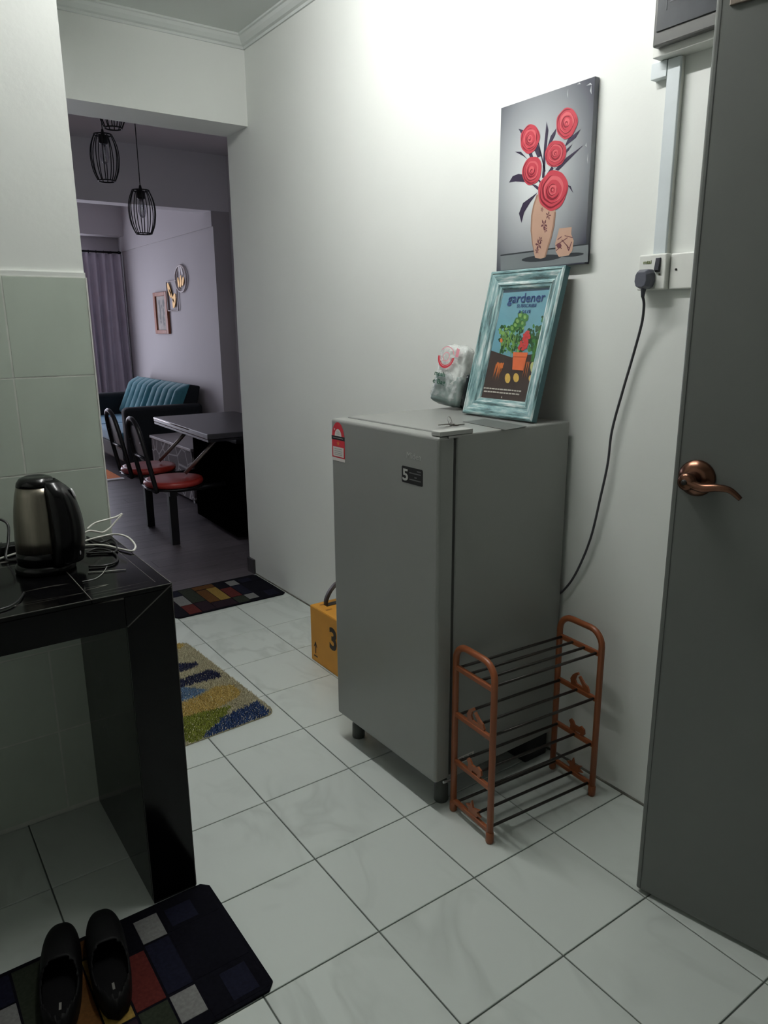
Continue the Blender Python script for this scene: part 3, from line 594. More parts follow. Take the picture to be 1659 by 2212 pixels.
def ringseg(r0, r1, a0, a1, m_, e, cy=0.014, cz=0.158):
    A = arc(0, 0, r0, a0, a1, 20); B = arc(0, 0, r1, a0, a1, 20)
    for i in range(20): rg.poly([(e, cy - A[i][0], cz + A[i][1]), (e, cy - B[i][0], cz + B[i][1]), (e, cy - B[i + 1][0], cz + B[i + 1][1]), (e, cy - A[i + 1][0], cz + A[i + 1][1])], m_)
ringseg(0.032, 0.038, PI * 1.0, PI * 2.0, 0, e_); ringseg(0.0275, 0.0305, PI * 1.0, PI * 2.0, 0, e_); ringseg(0.013, 0.016, 0, 2 * PI, 1, e_); ringseg(0.032, 0.035, PI * .1, PI * .8, 1, e_)
rg.poly([(e_, -0.026, 0.162), (e_, -0.040, 0.162), (e_, -0.040, 0.188), (e_, -0.026, 0.192)], 1)
rg.build('red_emblem', [ringm, pinkm], bag, fix=False)
text_mesh('mpah', 0.022, frame4((e_, 0.050, 0.092), (0, -1, 0), (0, 0, 1)), greenm, 'bag_lettering', bag, width=0.050, bold=0.0004)
text_mesh('e Bag', 0.022, frame4((e_, 0.050, 0.066), (0, -1, 0), (0, 0, 1)), greenm, 'bag_lettering', bag, width=0.060, bold=0.0004)

# keys
kz = FZT + 0.001
kc = on_floor(976, 920, kz)
steel = MATS['steel']
ks = thing('key_ring', 'small bunch of metal keys on the refrigerator top', 'keys', kc, 0.5)
MB().tube([(0.013 * math.cos(a), 0.013 * math.sin(a) * .35 + 0.006, 0.013 + 0.013 * math.sin(a)) for a in [2 * PI * i / 20 for i in range(20)]], 0.0009, 6, closed=True).build('ring', steel, ks)
for k_, an in enumerate((-0.5, 0.4, 2.6)):
    pts = [(0.004, -.002), (0.010, -.008), (0.020, -.007), (0.023, -.002), (0.046, -.002), (0.048, 0), (0.046, .002), (0.042, .0035), (0.038, .002), (0.034, .0035), (0.023, .002), (0.020, .007), (0.010, .008)]
    ca, sa = math.cos(an), math.sin(an)
    MB().prism([(a * ca - b * sa, a * sa + b * ca, 0.0005 + k_ * 0.0022) for a, b in pts], (0, 0, 0.002)).build('key', mat('dark_key', (98, 92, 84), 0.3, 0.85), ks)

# ------------------------------------------------------------------ socket, plug, cable, trunking, meter box
so = thing('wall_socket', 'white switched wall socket with a dark switch below the trunking', 'socket', (XW, 0.0, 1.512))
MB().box(-0.012, 0.0, -0.018, 0.063, -0.042, 0.043).build('back_box', white_pl, so, bevel=0.003)
sfp = MB().box(-0.031, -0.011, -0.019, 0.063, -0.043, 0.044).build('face_plate', white_pl, so, bevel=0.004, seg=3)
dsw = mat('dark_switch', (34, 34, 46), 0.3)
MB().box(-0.035, -0.030, -0.004, 0.010, 0.0, 0.034).build('switch_surround', dsw, so, bevel=0.001)
MB().add([(-0.035, -0.003, 0.002), (-0.035, 0.009, 0.002), (-0.0405, -0.003, 0.004), (-0.0405, 0.009, 0.004), (-0.035, -0.003, 0.032), (-0.035, 0.009, 0.032)], [(0, 1, 3, 2), (2, 3, 5, 4), (0, 2, 4), (1, 5, 3), (0, 4, 5, 1)]).build('rocker', dsw, so)
MB().lathe([(0.0, -0.033), (0.0022, -0.033), (0.0022, -0.030)], 8, (0, -0.003, -0.006), axis='x').build('indicator', mat('amber_dot', (110, 104, 80), 0.4), so)
text_mesh('mtai', 0.0125, frame4((-0.0316, 0.0475, 0.0215), (0, -1, 0), (0, 0, 1)), mat('olive_print', (112, 122, 78), 0.5), 'socket_lettering', so, width=0.024, bold=0.0003)
bp_ = thing('blank_plate', 'white blank wall plate with one screw beside the socket', 'wall plate', (XW, -0.0205, 1.512))
MB().box(-0.016, 0.0, -0.082, 0.0, -0.043, 0.043).build('plate', white_pl, bp_, bevel=0.003)
MB().lathe([(0.0, -0.0175), (0.003, -0.0175), (0.003, -0.015)], 10, (0, -0.018, 0.004), axis='x').build('screw', mat('dark_hole', (14, 11, 10), 0.6), bp_)
plug_m = mat('grey_plug', (84, 86, 96), 0.42, var=0.03)
P0 = Vector((XW - 0.031, 0.0295, 1.497))
FINV = Matrix.Translation(-P0)
pcr = thing('power_cable', 'grey refrigerator cable hanging from the plug in the wall socket', 'cable', P0)
cpts = [(1391, 660, .866), (1386, 700, .880), (1367, 770, .89), (1345, 845, .89), (1322, 930, .89), (1313, 1000, .89), (1298, 1070, .89), (1275, 1165, .89), (1243, 1240, .892), (1214, 1278, .893), (1180, 1300, .895)]
loc = [P0 + Vector((-0.016, 0.001, -0.044))] + [hit(a, b, (X, 0, 0), (1, 0, 0)) for a, b, X in cpts]
pc = MB().tube([FINV @ q for q in spline(loc, 6)], 0.0036, 8).build('lead', mat('grey_cable', (66, 66, 70), 0.5), pcr)
octo = [(-0.017, -0.020), (-0.008, -0.025), (0.008, -0.025), (0.017, -0.020), (0.022, -0.006), (0.020, 0.012), (0.014, 0.022), (-0.014, 0.022), (-0.020, 0.012), (-0.022, -0.006)]
b_ = MB(); n_ = len(octo); vs = [(-0.0008, a, b) for a, b in octo] + [(-0.020, a, b) for a, b in octo] + [(-0.033, a * .80, b * .80 - .002) for a, b in octo]
vs = [FINV @ (P0 + Vector(v)) for v in vs]
b_.add(vs, [tuple(range(n_))] + [(r_ * n_ + i, r_ * n_ + (i + 1) % n_, (r_ + 1) * n_ + (i + 1) % n_, (r_ + 1) * n_ + i) for r_ in (0, 1) for i in range(n_)] + [tuple(range(2 * n_, 3 * n_))])
b_.build('plug', plug_m, pcr, bevel=0.002)
MB().tube([FINV @ (P0 + Vector(q)) for q in ((-0.016, 0, -0.020), (-0.016, 0.001, -0.032), (-0.016, 0.001, -0.046))], [0.0075, 0.006, 0.0042], 10).build('strain_relief', plug_m, pcr)
tr = thing('cable_trunking', 'white vertical cable trunking from the meter box to the socket', 'trunking', (XW, 0.012, 1.556))
MB().box(-0.014, 0, -0.017, 0.017, 0.0, 0.444).build('channel', white_pl, tr)
MB().box(-0.020, -0.012, -0.018, 0.018, 0.0, 0.444).build('cover', mat('trunk_white', (208, 216, 218), 0.4), tr, bevel=0.002)
MB().box(-0.022, 0, 0.0185, 0.062, 0.408, 0.444).build('side_stub', mat('trunk_white', (208, 216, 218), 0.4), tr, bevel=0.001)
mbx = thing('meter_box', 'white wall meter box with dark smoked glass cover', 'meter box', (XW, 0.052, 2.001))
MB().box(-0.050, 0, -0.42, 0.0, 0.0, 0.42).build('base', white_pl, mbx, bevel=0.002)
smoke = mat('smoked_frame', (84, 84, 82), 0.28, var=0.08, scale=6)
MB().box(-0.070, -0.0505, -0.40, -0.012, 0.016, 0.42).build('cover', smoke, mbx, bevel=0.004)
MB().box(-0.0735, -0.0705, -0.39, -0.022, 0.046, 0.41).build('smoked_pane', mat('smoked_pane', (72, 74, 78), 0.08, var=0.12, scale=12, coat=0.4), mbx, bevel=0.001)
for (y0_, y1_, zz, hh) in ((-0.11, -0.055, 0.098, 0.003), (-0.20, -0.09, 0.112, 0.003), (-0.047, -0.045, 0.085, 0.022), (-0.16, -0.08, 0.140, 0.03)):
    MB().box(-0.0743, -0.0735, y0_, y1_, zz, zz + hh).build('breaker_outline', mat('faint_grey', (88, 90, 94), 0.2), mbx)

# ------------------------------------------------------------------ black counter
KX, KY, KZ = -0.296, 0.392, 0.818             # right edge, front edge, top
ct = thing('kitchen_counter', 'black marble clad counter below the tiled partition', 'counter', (KX, KY, 0))
core = mat('counter_core', (30, 29, 28), 0.9)
CL = 1.9 + KX                                   # length to the left wall
CDp = 0.899 - KY
MB().box(-CL, -0.012, 0.010, CDp - 0.001, KZ - 0.075, KZ - 0.009).box(-0.100, -0.010, 0.010, CDp - 0.001, 0, KZ - 0.07).build('core', core, ct)
def slab(name, x0, x1, y0, y1, z0, z1, bv=0.0012): return MB().box(x0, x1, y0, y1, z0, z1).build(name, black_marble, ct, bevel=bv)
xs_ = [0.0, -0.176, -0.776, -1.376, -CL]
for a, b in zip(xs_, xs_[1:]): slab('top_tile', b + 0.0008, a - 0.0008, 0.0, CDp - 0.002, KZ - 0.010, KZ)
xf = [-0.176, -0.776, -1.376, -CL]
slab('leg_panel_front', -0.108, -0.0008, 0.0, 0.010, 0.001, KZ - 0.0108)
for a, b in zip([-0.108, -0.776, -1.376], [-0.776, -1.376, -CL]): slab('fascia_tile', b + 0.0008, a - 0.0008, 0.0, 0.010, KZ - 0.082, KZ - 0.0108)
slab('leg_panel_outer', -0.010, 0.0, 0.0108, CDp - 0.002, 0.001, KZ - 0.0108)
slab('leg_panel_inner', -0.108, -0.099, 0.0108, CDp - 0.002, 0.001, KZ - 0.082)
slab('soffit_tile', -CL, -0.109, 0.0108, CDp - 0.002, KZ - 0.082, KZ - 0.0752)
jt = MB().box(-0.0012, 0.0006, -0.0006, 0.0012, 0.004, KZ - 0.001).box(-CL, 0.0006, -0.0006, 0.0010, KZ - 0.0012, KZ + 0.0004).box(-0.0012, 0.0006, 0.0, CDp - 0.002, KZ - 0.0012, KZ + 0.0004)
jt.prism([(-0.002, -0.0004, KZ - 0.002), (0.0, -0.0004, KZ - 0.004), (-0.106, -0.0004, KZ - 0.082), (-0.108, -0.0004, KZ - 0.080)], (0, 0.001, 0))
for x in xs_[1:4]: jt.box(x - 0.0008, x + 0.0008, 0.0, CDp - 0.002, KZ - 0.002, KZ + 0.0003)
jt.box(-0.0285, -0.0275, 0.03, CDp - 0.002, KZ - 0.001, KZ + 0.0002)
jt.build('edge_joint', joint_grey, ct)

# ------------------------------------------------------------------ kettle
kt = thing('electric_kettle', 'brushed steel and black electric kettle on the black counter', 'kettle', (-0.507, 0.672, KZ + 0.0008), math.radians(-38))
blackp = mat('gloss_black_plastic', (6, 6, 7), 0.2, spec=0.3); bsteel = mat('brushed_steel', (136, 130, 118), 0.30, 0.92, var=0.10, scale=3, stretch=(40, 40, 0.4))
KR = 0.83
MB().lathe([(r_ * KR, z_) for r_, z_ in [(0.078, 0.0), (0.082, 0.004), (0.082, 0.016), (0.074, 0.022)]], 40).build('power_base', blackp, kt)
MB().lathe([(r_ * KR, z_) for r_, z_ in [(0.074, 0.0225), (0.0745, 0.040), (0.0735, 0.052)]], 40).build('bottom_ring', blackp, kt)
MB().lathe([(r_ * KR, z_) for r_, z_ in [(0.0735, 0.0525), (0.073, 0.08), (0.0705, 0.12), (0.066, 0.155), (0.060, 0.185), (0.053, 0.207)]], 48).build('steel_body', bsteel, kt)
MB().lathe([(r_ * KR, z_) for r_, z_ in [(0.0535, 0.2075), (0.051, 0.216), (0.043, 0.225), (0.030, 0.229), (0.022, 0.2275), (0.0, 0.2265)]], 40).build('lid', blackp, kt)
# handle on local +x side: broad black spine with a grip
hp = MB()
def spine(u, v):
    z = 0.024 + v * (0.2205 - 0.024); prof_r = (0.0745 - 0.022 * max(0, (z - 0.06) / 0.155) ** 1.6) * KR
    wdt = 0.80 - 0.10 * v; a = (u - .5) * 2 * wdt
    out = 0.003 + (0.024 + 0.012 * math.sin(PI * min(1, v * 1.05))) * max(0.0, math.cos(a / wdt * PI / 2)) ** 0.6
    r_ = prof_r + out * 1.0 - (0.012 + 0.012) * max(0, (v - .80) / .20) ** 2
    return (r_ * math.cos(a), r_ * math.sin(a), z)
hp.grid(spine, 16, 24); hp.build('handle', blackp, kt, solid=0.004)
bd = MB().lathe([(0.0, 0.004), (0.008, 0.0036), (0.012, 0.0)][::-1], 16).build('badge', mat('silver_badge', (190, 190, 192), 0.3, 0.4), kt); bd.location = (0.0815, 0.010, 0.186); bd.rotation_euler = (0.0, math.radians(72), math.radians(22)); bd.scale = (1.3, 0.75, 1)
bd = MB().lathe([(0.0, 0.0015), (0.0022, 0.0012), (0.003, 0.0)][::-1], 10).build('switch_tip', mat('silver_badge', (190, 190, 192), 0.3, 0.4), kt); bd.location = (0.0935, -0.01, 0.048); bd.rotation_euler = (0, PI / 2, 0); bd.scale = (3, 1, 1)

# cords on the counter
def cord(name, label, pts, r, m_, loc):
    t_ = thing(name, label, 'cord', loc)
    return t_
zc = KZ + 0.0010
wcable = mat('white_cable', (214, 212, 204), 0.45); bcable = mat('black_cable', (16, 16, 16), 0.4); gcable = mat('pale_tube', (150, 150, 144), 0.35)
def cpx(L_): return [on_floor(a, b, zc + h) for a, b, h in L_]
w1 = spline(cpx([(150, 1180, .008), (185, 1168, .010), (215, 1160, .014), (248, 1154, .014), (275, 1160, .010), (292, 1178, .006), (286, 1190, .0045), (262, 1186, .0035), (225, 1178, .003), (185, 1178, .003), (150, 1186, .003)]), 6)
o1 = tag(MB().tube(w1, 0.0027, 8).build('white_cable', wcable), 'white looped cable lying behind the kettle on the counter', 'cord')
w2 = [hit(a, b, (0, y_, 0), (0, 1, 0)) for a, b, y_ in ((188, 1143, .80), (205, 1130, .81), (232, 1122, .82), (252, 1116, .83), (264, 1110, .83), (250, 1126, .825), (238, 1140, .82), (222, 1150, .81), (205, 1148, .80), (185, 1150, .79))]
w2 = [Vector((p.x, p.y, max(p.z, zc + 0.003))) for p in w2] + [Vector((-0.44, 0.80, zc + 0.0025))]
tag(MB().tube(spline(w2, 6), 0.0026, 8).build('white_cable', wcable), 'white cable end sticking up from the counter edge', 'cord')
k1 = spline(cpx([(188, 1160, .004), (215, 1172, .006), (240, 1165, .006), (252, 1178, .004), (248, 1192, .003), (215, 1194, .003), (188, 1195, .003), (205, 1186, .003), (232, 1188, .003), (252, 1200, .003), (250, 1214, .003), (225, 1222, .003), (192, 1224, .003)]), 6)
tag(MB().tube(k1, 0.0030, 8).build('black_cable', bcable), 'black coiled cable tangled with the white cable on the counter', 'cord')
k2 = spline(cpx([(-60, 1330, .003), (-20, 1322, .003), (20, 1310, .003), (42, 1295, .003), (52, 1280, .003)]), 6)
tag(MB().tube(k2, 0.0022, 8).build('thin_cable', bcable), 'thin black cable at the front left of the counter', 'cord')
k3 = spline([(-0.90, 0.893, 0.925), (-0.70, 0.892, 0.918), (-0.60, 0.890, 0.914), (-0.555, 0.87, 0.90), (-0.56, 0.84, 0.86), (-0.575, 0.80, zc + 0.004), (-0.545, 0.778, zc + 0.004), (-0.515, 0.766, zc + 0.004)], 6)
tag(MB().tube(k3, 0.0034, 8).build('kettle_cord', bcable), 'black kettle cord running along the tiles behind the kettle', 'cord')
k4 = spline(cpx([(40, 1160, .010), (15, 1163, .022), (2, 1175, .020), (18, 1182, .008), (40, 1184, .004)]), 6)
ad = thing('power_adapter', 'black power adapter with curled cord left of the kettle', 'adapter', on_floor(24, 1195, zc))
MB().box(-0.028, 0.028, -0.02, 0.02, 0.0, 0.026).build('adapter_body', blackp, ad, bevel=0.006, seg=3)
MB().tube([p - ad.location for p in k4], 0.003, 8).build('adapter_cord', bcable, ad)
k5 = spline(cpx([(-60, 1225, .003), (-10, 1210, .003), (20, 1200, .004), (45, 1192, .004), (62, 1186, .003)]), 6)
tag(MB().tube(k5, 0.0030, 8).build('pale_cable', gcable), 'pale grey cable left of the kettle on the counter', 'cord')
k6 = [on_floor(a, b, zc + 0.0015) for a, b in ((190, 1236), (230, 1234), (272, 1230))]
tag(MB().tube(k6, 0.0014, 6).build('thin_straw', gcable), 'thin pale stick lying on the counter right of the kettle', 'stick')
k7 = spline([on_floor(a, b, zc + 0.001) for a, b in ((178, 1256), (205, 1250), (222, 1238), (232, 1222))], 6)
tag(MB().tube(k7, 0.0009, 6).build('thin_thread', gcable), 'thin curved pale thread on the counter near the edge', 'thread')

# ------------------------------------------------------------------ patterned door mats
matc = [mat('mat_black', (14, 14, 20), 0.95, var=0.3, scale=120, spec=0.05), mat('mat_navy', (23, 24, 36), 0.95, var=0.25, scale=120, spec=0.05), mat('mat_grey', (110, 110, 108), 0.95, var=0.15, scale=120, spec=0.05), mat('mat_maroon', (78, 34, 31), 0.95, var=0.2, scale=120, spec=0.05),
        mat('mat_tan', (126, 102, 50), 0.95, var=0.2, scale=120, spec=0.05), mat('mat_brown', (82, 54, 28), 0.95, var=0.2, scale=120, spec=0.05), mat('mat_green', (40, 44, 36), 0.95, var=0.2, scale=120, spec=0.05), mat('mat_plum', (34, 24, 30), 0.95, var=0.25, scale=120, spec=0.05)]
ML, MD = 0.60, 0.385
patches = [(0.010, 0.138, 0.010, 0.112, 0), (0.010, 0.138, 0.117, 0.272, 0), (0.010, 0.138, 0.278, 0.375, 0), (0.030, 0.090, 0.020, 0.100, 1), (0.060, 0.125, 0.290, 0.350, 1), (0.142, 0.198, 0.033, 0.108, 2), (0.142, 0.198, 0.277, 0.355, 2), (0.142, 0.198, 0.116, 0.270, 1),
           (0.203, 0.265, 0.112, 0.262, 3), (0.203, 0.265, 0.270, 0.372, 0), (0.203, 0.265, 0.012, 0.106, 6), (0.270, 0.326, 0.106, 0.312, 4), (0.330, 0.386, 0.106, 0.306, 5), (0.270, 0.386, 0.318, 0.372, 5), (0.270, 0.386, 0.012, 0.100, 7), (0.390, 0.460, 0.150, 0.372, 6), (0.390, 0.460, 0.012, 0.144, 7),
           (0.465, 0.530, 0.145, 0.285, 2), (0.465, 0.530, 0.290, 0.372, 1), (0.465, 0.530, 0.012, 0.140, 3), (0.535, 0.590, 0.012, 0.180, 0), (0.535, 0.590, 0.186, 0.372, 7)]
def door_mat(label, loc, rz):
    t_ = thing('door_mat', label, 'mat', loc, rz, 'patchwork door mats')
    c = 0.018; out = [(-c, 0), (-ML + c, 0), (-ML, c), (-ML, MD - c), (-ML + c, MD), (-c, MD), (0, MD - c), (0, c)]
    MB().prism([(a, b, 0.0006) for a, b in out], (0, 0, 0.006)).build('mat_base', matc[0], t_, bevel=0.0015)
    for (s0, s1, t0, t1, k) in patches:
        MB().box(-s1, -s0, t0, t1, 0.0064, 0.0078 if k != 0 else 0.0072).build('patch', matc[k], t_, bevel=0.0006)
    return t_
door_mat('dark patchwork mat under the black shoes by the counter', (-0.268, 0.001, 0), math.radians(0.3))
door_mat('dark patchwork mat across the living room threshold', (0.890, 2.142, 0), math.radians(0.0))

# ------------------------------------------------------------------ black shoes on the near mat
shoe_m = mat('black_shoe', (6, 6, 7), 0.6, var=0.1, scale=30, spec=0.2); insole_m = mat('shoe_insole', (9, 9, 10), 0.8, spec=0.1); mark_m = mat('shoe_mark', (120, 118, 112), 0.5)
SL = 0.288
def shoe_w(s_): return 0.0425 * max(0.0, 1 - abs(2 * s_ - 1) ** 2.7) ** 0.46 * (0.90 + 0.10 * s_)
def shoe_h(s_): return 0.022 + (0.050 - 0.014 * max(0, (s_ - .55) / .45) ** 1.5) * max(0.0, 1 - abs(2 * s_ - 1) ** 5) ** 0.5
def shoe_outline(k, n=20):
    R_ = [(shoe_w(i / n) * k, (-.5 + i / n) * SL * k) for i in range(n + 1)]
    return R_ + [(-a, b) for a, b in R_[::-1][1:-1]]
def make_shoe(label, loc, rz):
    t_ = thing('slip_on_shoe', label, 'shoe', loc, rz, 'black slip-on shoes on the mat')
    MB().prism([(a, b, 0.0) for a, b in shoe_outline(1.02)], (0, 0, 0.020)).build('sole', shoe_m, t_, bevel=0.003)
    up = MB(); nu, nv = 36, 22; k = 0
    def pt(i, j):
        s_ = i / nu; th = PI * j / nv; c_ = math.cos(th)
        return (shoe_w(s_) * math.copysign(abs(c_) ** 0.75, c_), (-.5 + s_) * SL, 0.018 + (shoe_h(s_) - 0.018) * math.sin(th) ** 0.7)
    vs = [pt(i, j) for i in range(nu + 1) for j in range(nv + 1)]; fs = []
    for i in range(nu):
        for j in range(nv):
            s_ = (i + .5) / nu; q = abs((j + .5) / nv - .5) * 2
            e = ((s_ - 0.27) / 0.23) ** 2 + (q / 0.74) ** 2
            if e < 1: continue
            fs.append((i * (nv + 1) + j, i * (nv + 1) + j + 1, (i + 1) * (nv + 1) + j + 1, (i + 1) * (nv + 1) + j))
    up.add(vs, fs, 0, True)
    o_ = up.build('upper', shoe_m, t_, solid=0.003)
    bm = bmesh.new(); bm.from_mesh(o_.data); bmesh.ops.delete(bm, geom=[v for v in bm.verts if not v.link_faces], context='VERTS'); bm.to_mesh(o_.data); bm.free()
    MB().prism([(a, b, 0.0203) for a, b in shoe_outline(0.90)], (0, 0, 0.006)).build('insole', insole_m, t_)
    MB().box(-0.0025, 0.0025, -0.090, -0.072, 0.0264, 0.0270).build('insole_mark', mark_m, t_)  # small pale mark on the insole
    return t_
make_shoe('black slip-on shoe nearer the middle of the mat', (-0.549, 0.258, 0.0082), math.radians(-8))
make_shoe('black slip-on shoe at the left edge of the picture', (-0.645, 0.272, 0.0082), math.radians(-13))

# ------------------------------------------------------------------ shaggy rug
RZ = 0.016
def zr(a, b): p = on_floor(380 + a / 4.608, 1220 + b / 4.608, RZ * .6); return (p.x, p.y)
bands = [(1, [(760, 1372), (800, 1356), (870, 1400), (925, 1465), (890, 1545), (640, 1660), (300, 1790), (230, 1800), (330, 1640), (480, 1510), (620, 1440)]),
         (2, [(-500, 1640), (110, 1500), (400, 1430), (545, 1400), (500, 1490), (330, 1640), (230, 1775), (100, 1760), (-500, 1980)]),
         (3, [(-500, 1480), (95, 1360), (260, 1290), (380, 1215), (560, 1190), (650, 1250), (640, 1300), (420, 1425), (110, 1500), (-500, 1640)]),
         (4, [(-400, 1150), (80, 1215), (320, 1240), (200, 1312), (85, 1355), (-400, 1470)]),
         (5, [(-300, 1180), (70, 1135), (320, 1040), (405, 1055), (470, 1110), (300, 1155), (80, 1215), (-300, 1290)]),
         (5, [(-300, 960), (60, 982), (215, 965), (225, 985), (200, 1012), (65, 1065), (-300, 1140)]),
         (3, [(-500, 830), (40, 780), (90, 800), (0, 850), (-400, 930)])]
bandsw = [(k, [zr(a, b) for a, b in pl_]) for k, pl_ in bands]
def inside(x, y_, P):
    r_ = False; j = len(P) - 1
    for i in range(len(P)):
        if (P[i][1] > y_) != (P[j][1] > y_) and x < (P[j][0] - P[i][0]) * (y_ - P[i][1]) / (P[j][1] - P[i][1]) + P[i][0]: r_ = not r_
        j = i
    return r_
rugm = [mat('rug_beige', (176, 170, 142), 0.95, var=0.25, scale=150), mat('rug_blue', (40, 66, 112), 0.95, var=0.3, scale=150), mat('rug_green', (122, 132, 44), 0.95, var=0.3, scale=150), mat('rug_yellow', (184, 160, 92), 0.95, var=0.25, scale=150), mat('rug_light_blue', (92, 120, 150), 0.95, var=0.25, scale=150), mat('rug_navy', (26, 32, 66), 0.95, var=0.3, scale=150)]
RGW, RGL = 0.46, 0.80; RGA = math.radians(3.2); RG0 = Vector((0.268, 1.052, 0))      # near right corner
rug = thing('shag_rug', 'colourful blue green and yellow shag rug on the tiles', 'rug', RG0, RGA)
ca, sa = math.cos(RGA), math.sin(RGA)
def colour(lx, ly):
    X, Y = RG0.x + lx * ca - ly * sa, RG0.y + lx * sa + ly * ca
    for k, P in bandsw:
        if inside(X, Y, P): return k
    return 0
c = 0.035
outl = [(-a, b) for a, b in [(RGW - c + c * math.cos(q), c - c * math.sin(q)) for q in [PI / 2 * i / 5 for i in range(6)]][::-1]]
rr_ = lambda lx, ly: (lambda dx, dy: dx * dx + dy * dy <= c * c if dx > 0 and dy > 0 else True)(max(-lx - (RGW - c), c + lx), max(c - ly, ly - (RGL - c)))
ring = [(-c + c * math.sin(q), c - c * math.cos(q)) for q in [PI / 2 * i / 6 for i in range(7)]] + [(-c + c * math.cos(q), RGL - c + c * math.sin(q)) for q in [PI / 2 * i / 6 for i in range(7)]] + [(-RGW + c - c * math.sin(q), RGL - c + c * math.cos(q)) for q in [PI / 2 * i / 6 for i in range(7)]] + [(-RGW + c - c * math.cos(q), c - c * math.sin(q)) for q in [PI / 2 * i / 6 for i in range(7)]]
MB().prism([(a, b, 0.0006) for a, b in ring], (0, 0, 0.005)).build('rug_backing', rugm[0], rug)
pile = MB(); rp_ = random.Random(9); stp = 0.0042
for i in range(int(RGW / stp)):
    for j in range(int(RGL / stp)):
        lx = -(i + rp_.random()) * stp; ly = (j + rp_.random()) * stp
        if not rr_(lx, ly): continue
        k = colour(lx + rp_.uniform(-.006, .006), ly + rp_.uniform(-.006, .006)); a = rp_.random() * 6.28; w = 0.0032; h = RZ * rp_.uniform(.6, 1.0)
        tx, ty = lx + rp_.uniform(-.006, .006), ly + rp_.uniform(-.006, .006)
        p1 = (lx + w * math.cos(a), ly + w * math.sin(a), 0.005); p2 = (lx + w * math.cos(a + 2.1), ly + w * math.sin(a + 2.1), 0.005); p3 = (lx + w * math.cos(a + 4.2), ly + w * math.sin(a + 4.2), 0.005)
        pile.add([p1, p2, p3, (tx, ty, h)], [(0, 1, 3), (1, 2, 3), (2, 0, 3)], k)
po_ = pile.build('pile', rugm, rug, fix=False); po_['kind'] = 'stuff'

# ------------------------------------------------------------------ yellow carton
yb = thing('yellow_carton', 'yellow cardboard box with black strap handle behind the refrigerator', 'box', (0.606, 1.375, 0), math.radians(0))
card = mat('yellow_card', (204, 142, 44), 0.6, var=0.06, scale=12); inkb = mat('carton_ink', (34, 24, 12), 0.6)
MB().box(0.0, 0.285, -0.44, 0.0, 0.001, 0.246).build('carton_body', card, yb, bevel=0.002)
MB().box(0.002, 0.283, -0.438, -0.002, 0.246, 0.2475).build('carton_flap', card, yb)
text_mesh('3', 0.130, frame4((-0.0006, -0.150, 0.110), (0, -1, 0), (0, 0, 1)), inkb, 'carton_number', yb, bold=0.004)
ar = MB()
def yq(L_): ar.poly([(-0.0006, a, b) for a, b in L_])
yq([(-0.022, 0.024), (-0.052, 0.024), (-0.052, 0.030), (-0.022, 0.030)]); yq([(-0.034, 0.040), (-0.040, 0.040), (-0.040, 0.088), (-0.034, 0.088)]); yq([(-0.024, 0.070), (-0.029, 0.068), (-0.037, 0.086), (-0.037, 0.096)]); yq([(-0.050, 0.070), (-0.045, 0.068), (-0.037, 0.086), (-0.037, 0.096)])
ar.build('arrow_print', inkb, yb, fix=False)
sp = spline([(0.050, -0.046, 0.249), (0.053, -0.047, 0.275), (0.072, -0.050, 0.310), (0.105, -0.053, 0.338), (0.150, -0.055, 0.346), (0.190, -0.053, 0.330), (0.216, -0.050, 0.290), (0.220, -0.050, 0.249)], 6)
hb = MB(); k_ = []
for p in sp: k_ += [(p.x, p.y - 0.014, p.z), (p.x, p.y + 0.014, p.z)]
hb.add(k_, [(2 * i, 2 * i + 1, 2 * i + 3, 2 * i + 2) for i in range(len(sp) - 1)], 0, True)
hb.build('strap_handle', mat('dark_strap', (40, 28, 18), 0.5), yb, solid=0.004)
MB().box(0.046, 0.226, -0.062, -0.034, 0.2476, 0.2505).build('strap_anchor', MATS['dark_strap'], yb)
pm_ = MB()
for (a, b) in ((-0.025, 0.03), (-0.09, 0.02), (-0.16, 0.03)): pm_.poly([(b, a, 0.2480), (b + 0.03, a, 0.2480), (b + 0.03, a - 0.012, 0.2480), (b, a - 0.012, 0.2480)])
pm_.build('flap_print', mat('carton_faint_ink', (150, 96, 20), 0.6), yb, fix=False)

# ------------------------------------------------------------------ dining set with fixed stools
black_metal = mat('black_metal', (14, 14, 17), 0.38, 0.2); redseat = mat('red_seat', (150, 46, 40), 0.32, var=0.06, scale=8); chrome = mat('dull_chrome', (150, 140, 134), 0.3, 0.8)
ds = thing('dining_set', 'dark dining table with fixed round red stools near the wall end', 'dining table', (1.215, 3.63, 0), math.radians(-2))
MB().box(-0.315, 0.315, -0.56, 0.56, 0.715, 0.75).build('table_top', mat('dark_table_top', (44, 43, 45), 0.34, var=0.05, scale=4), ds, bevel=0.006, seg=3)
MB().box(-0.312, 0.312, -0.557, 0.557, 0.700, 0.714).build('edge_band', black_metal, ds)
MB().tube([(-0.317, 0.55, 0.742), (-0.317, -0.2, 0.742)], 0.004, 6).build('edge_trim', chrome, ds)
for yy in (-0.30, 0.30): MB().box(-0.03, 0.03, yy - 0.03, yy + 0.03, 0.0, 0.70).build('table_leg', black_metal, ds)
MB().box(-0.05, 0.05, -0.35, 0.35, 0.640, 0.700).build('under_frame', black_metal, ds)
MB().box(-0.10, 0.28, -0.42, 0.36, 0.03, 0.64).build('pedestal_shade', mat('shade_black', (5, 5, 5), 0.9, spec=0.0), ds)  # pedestal, enlarged and blackened to stand in for the deep shadow below
MB().box(-0.49, -0.44, -0.28, 0.34, 0.330, 0.385).build('seat_rail', black_metal, ds)
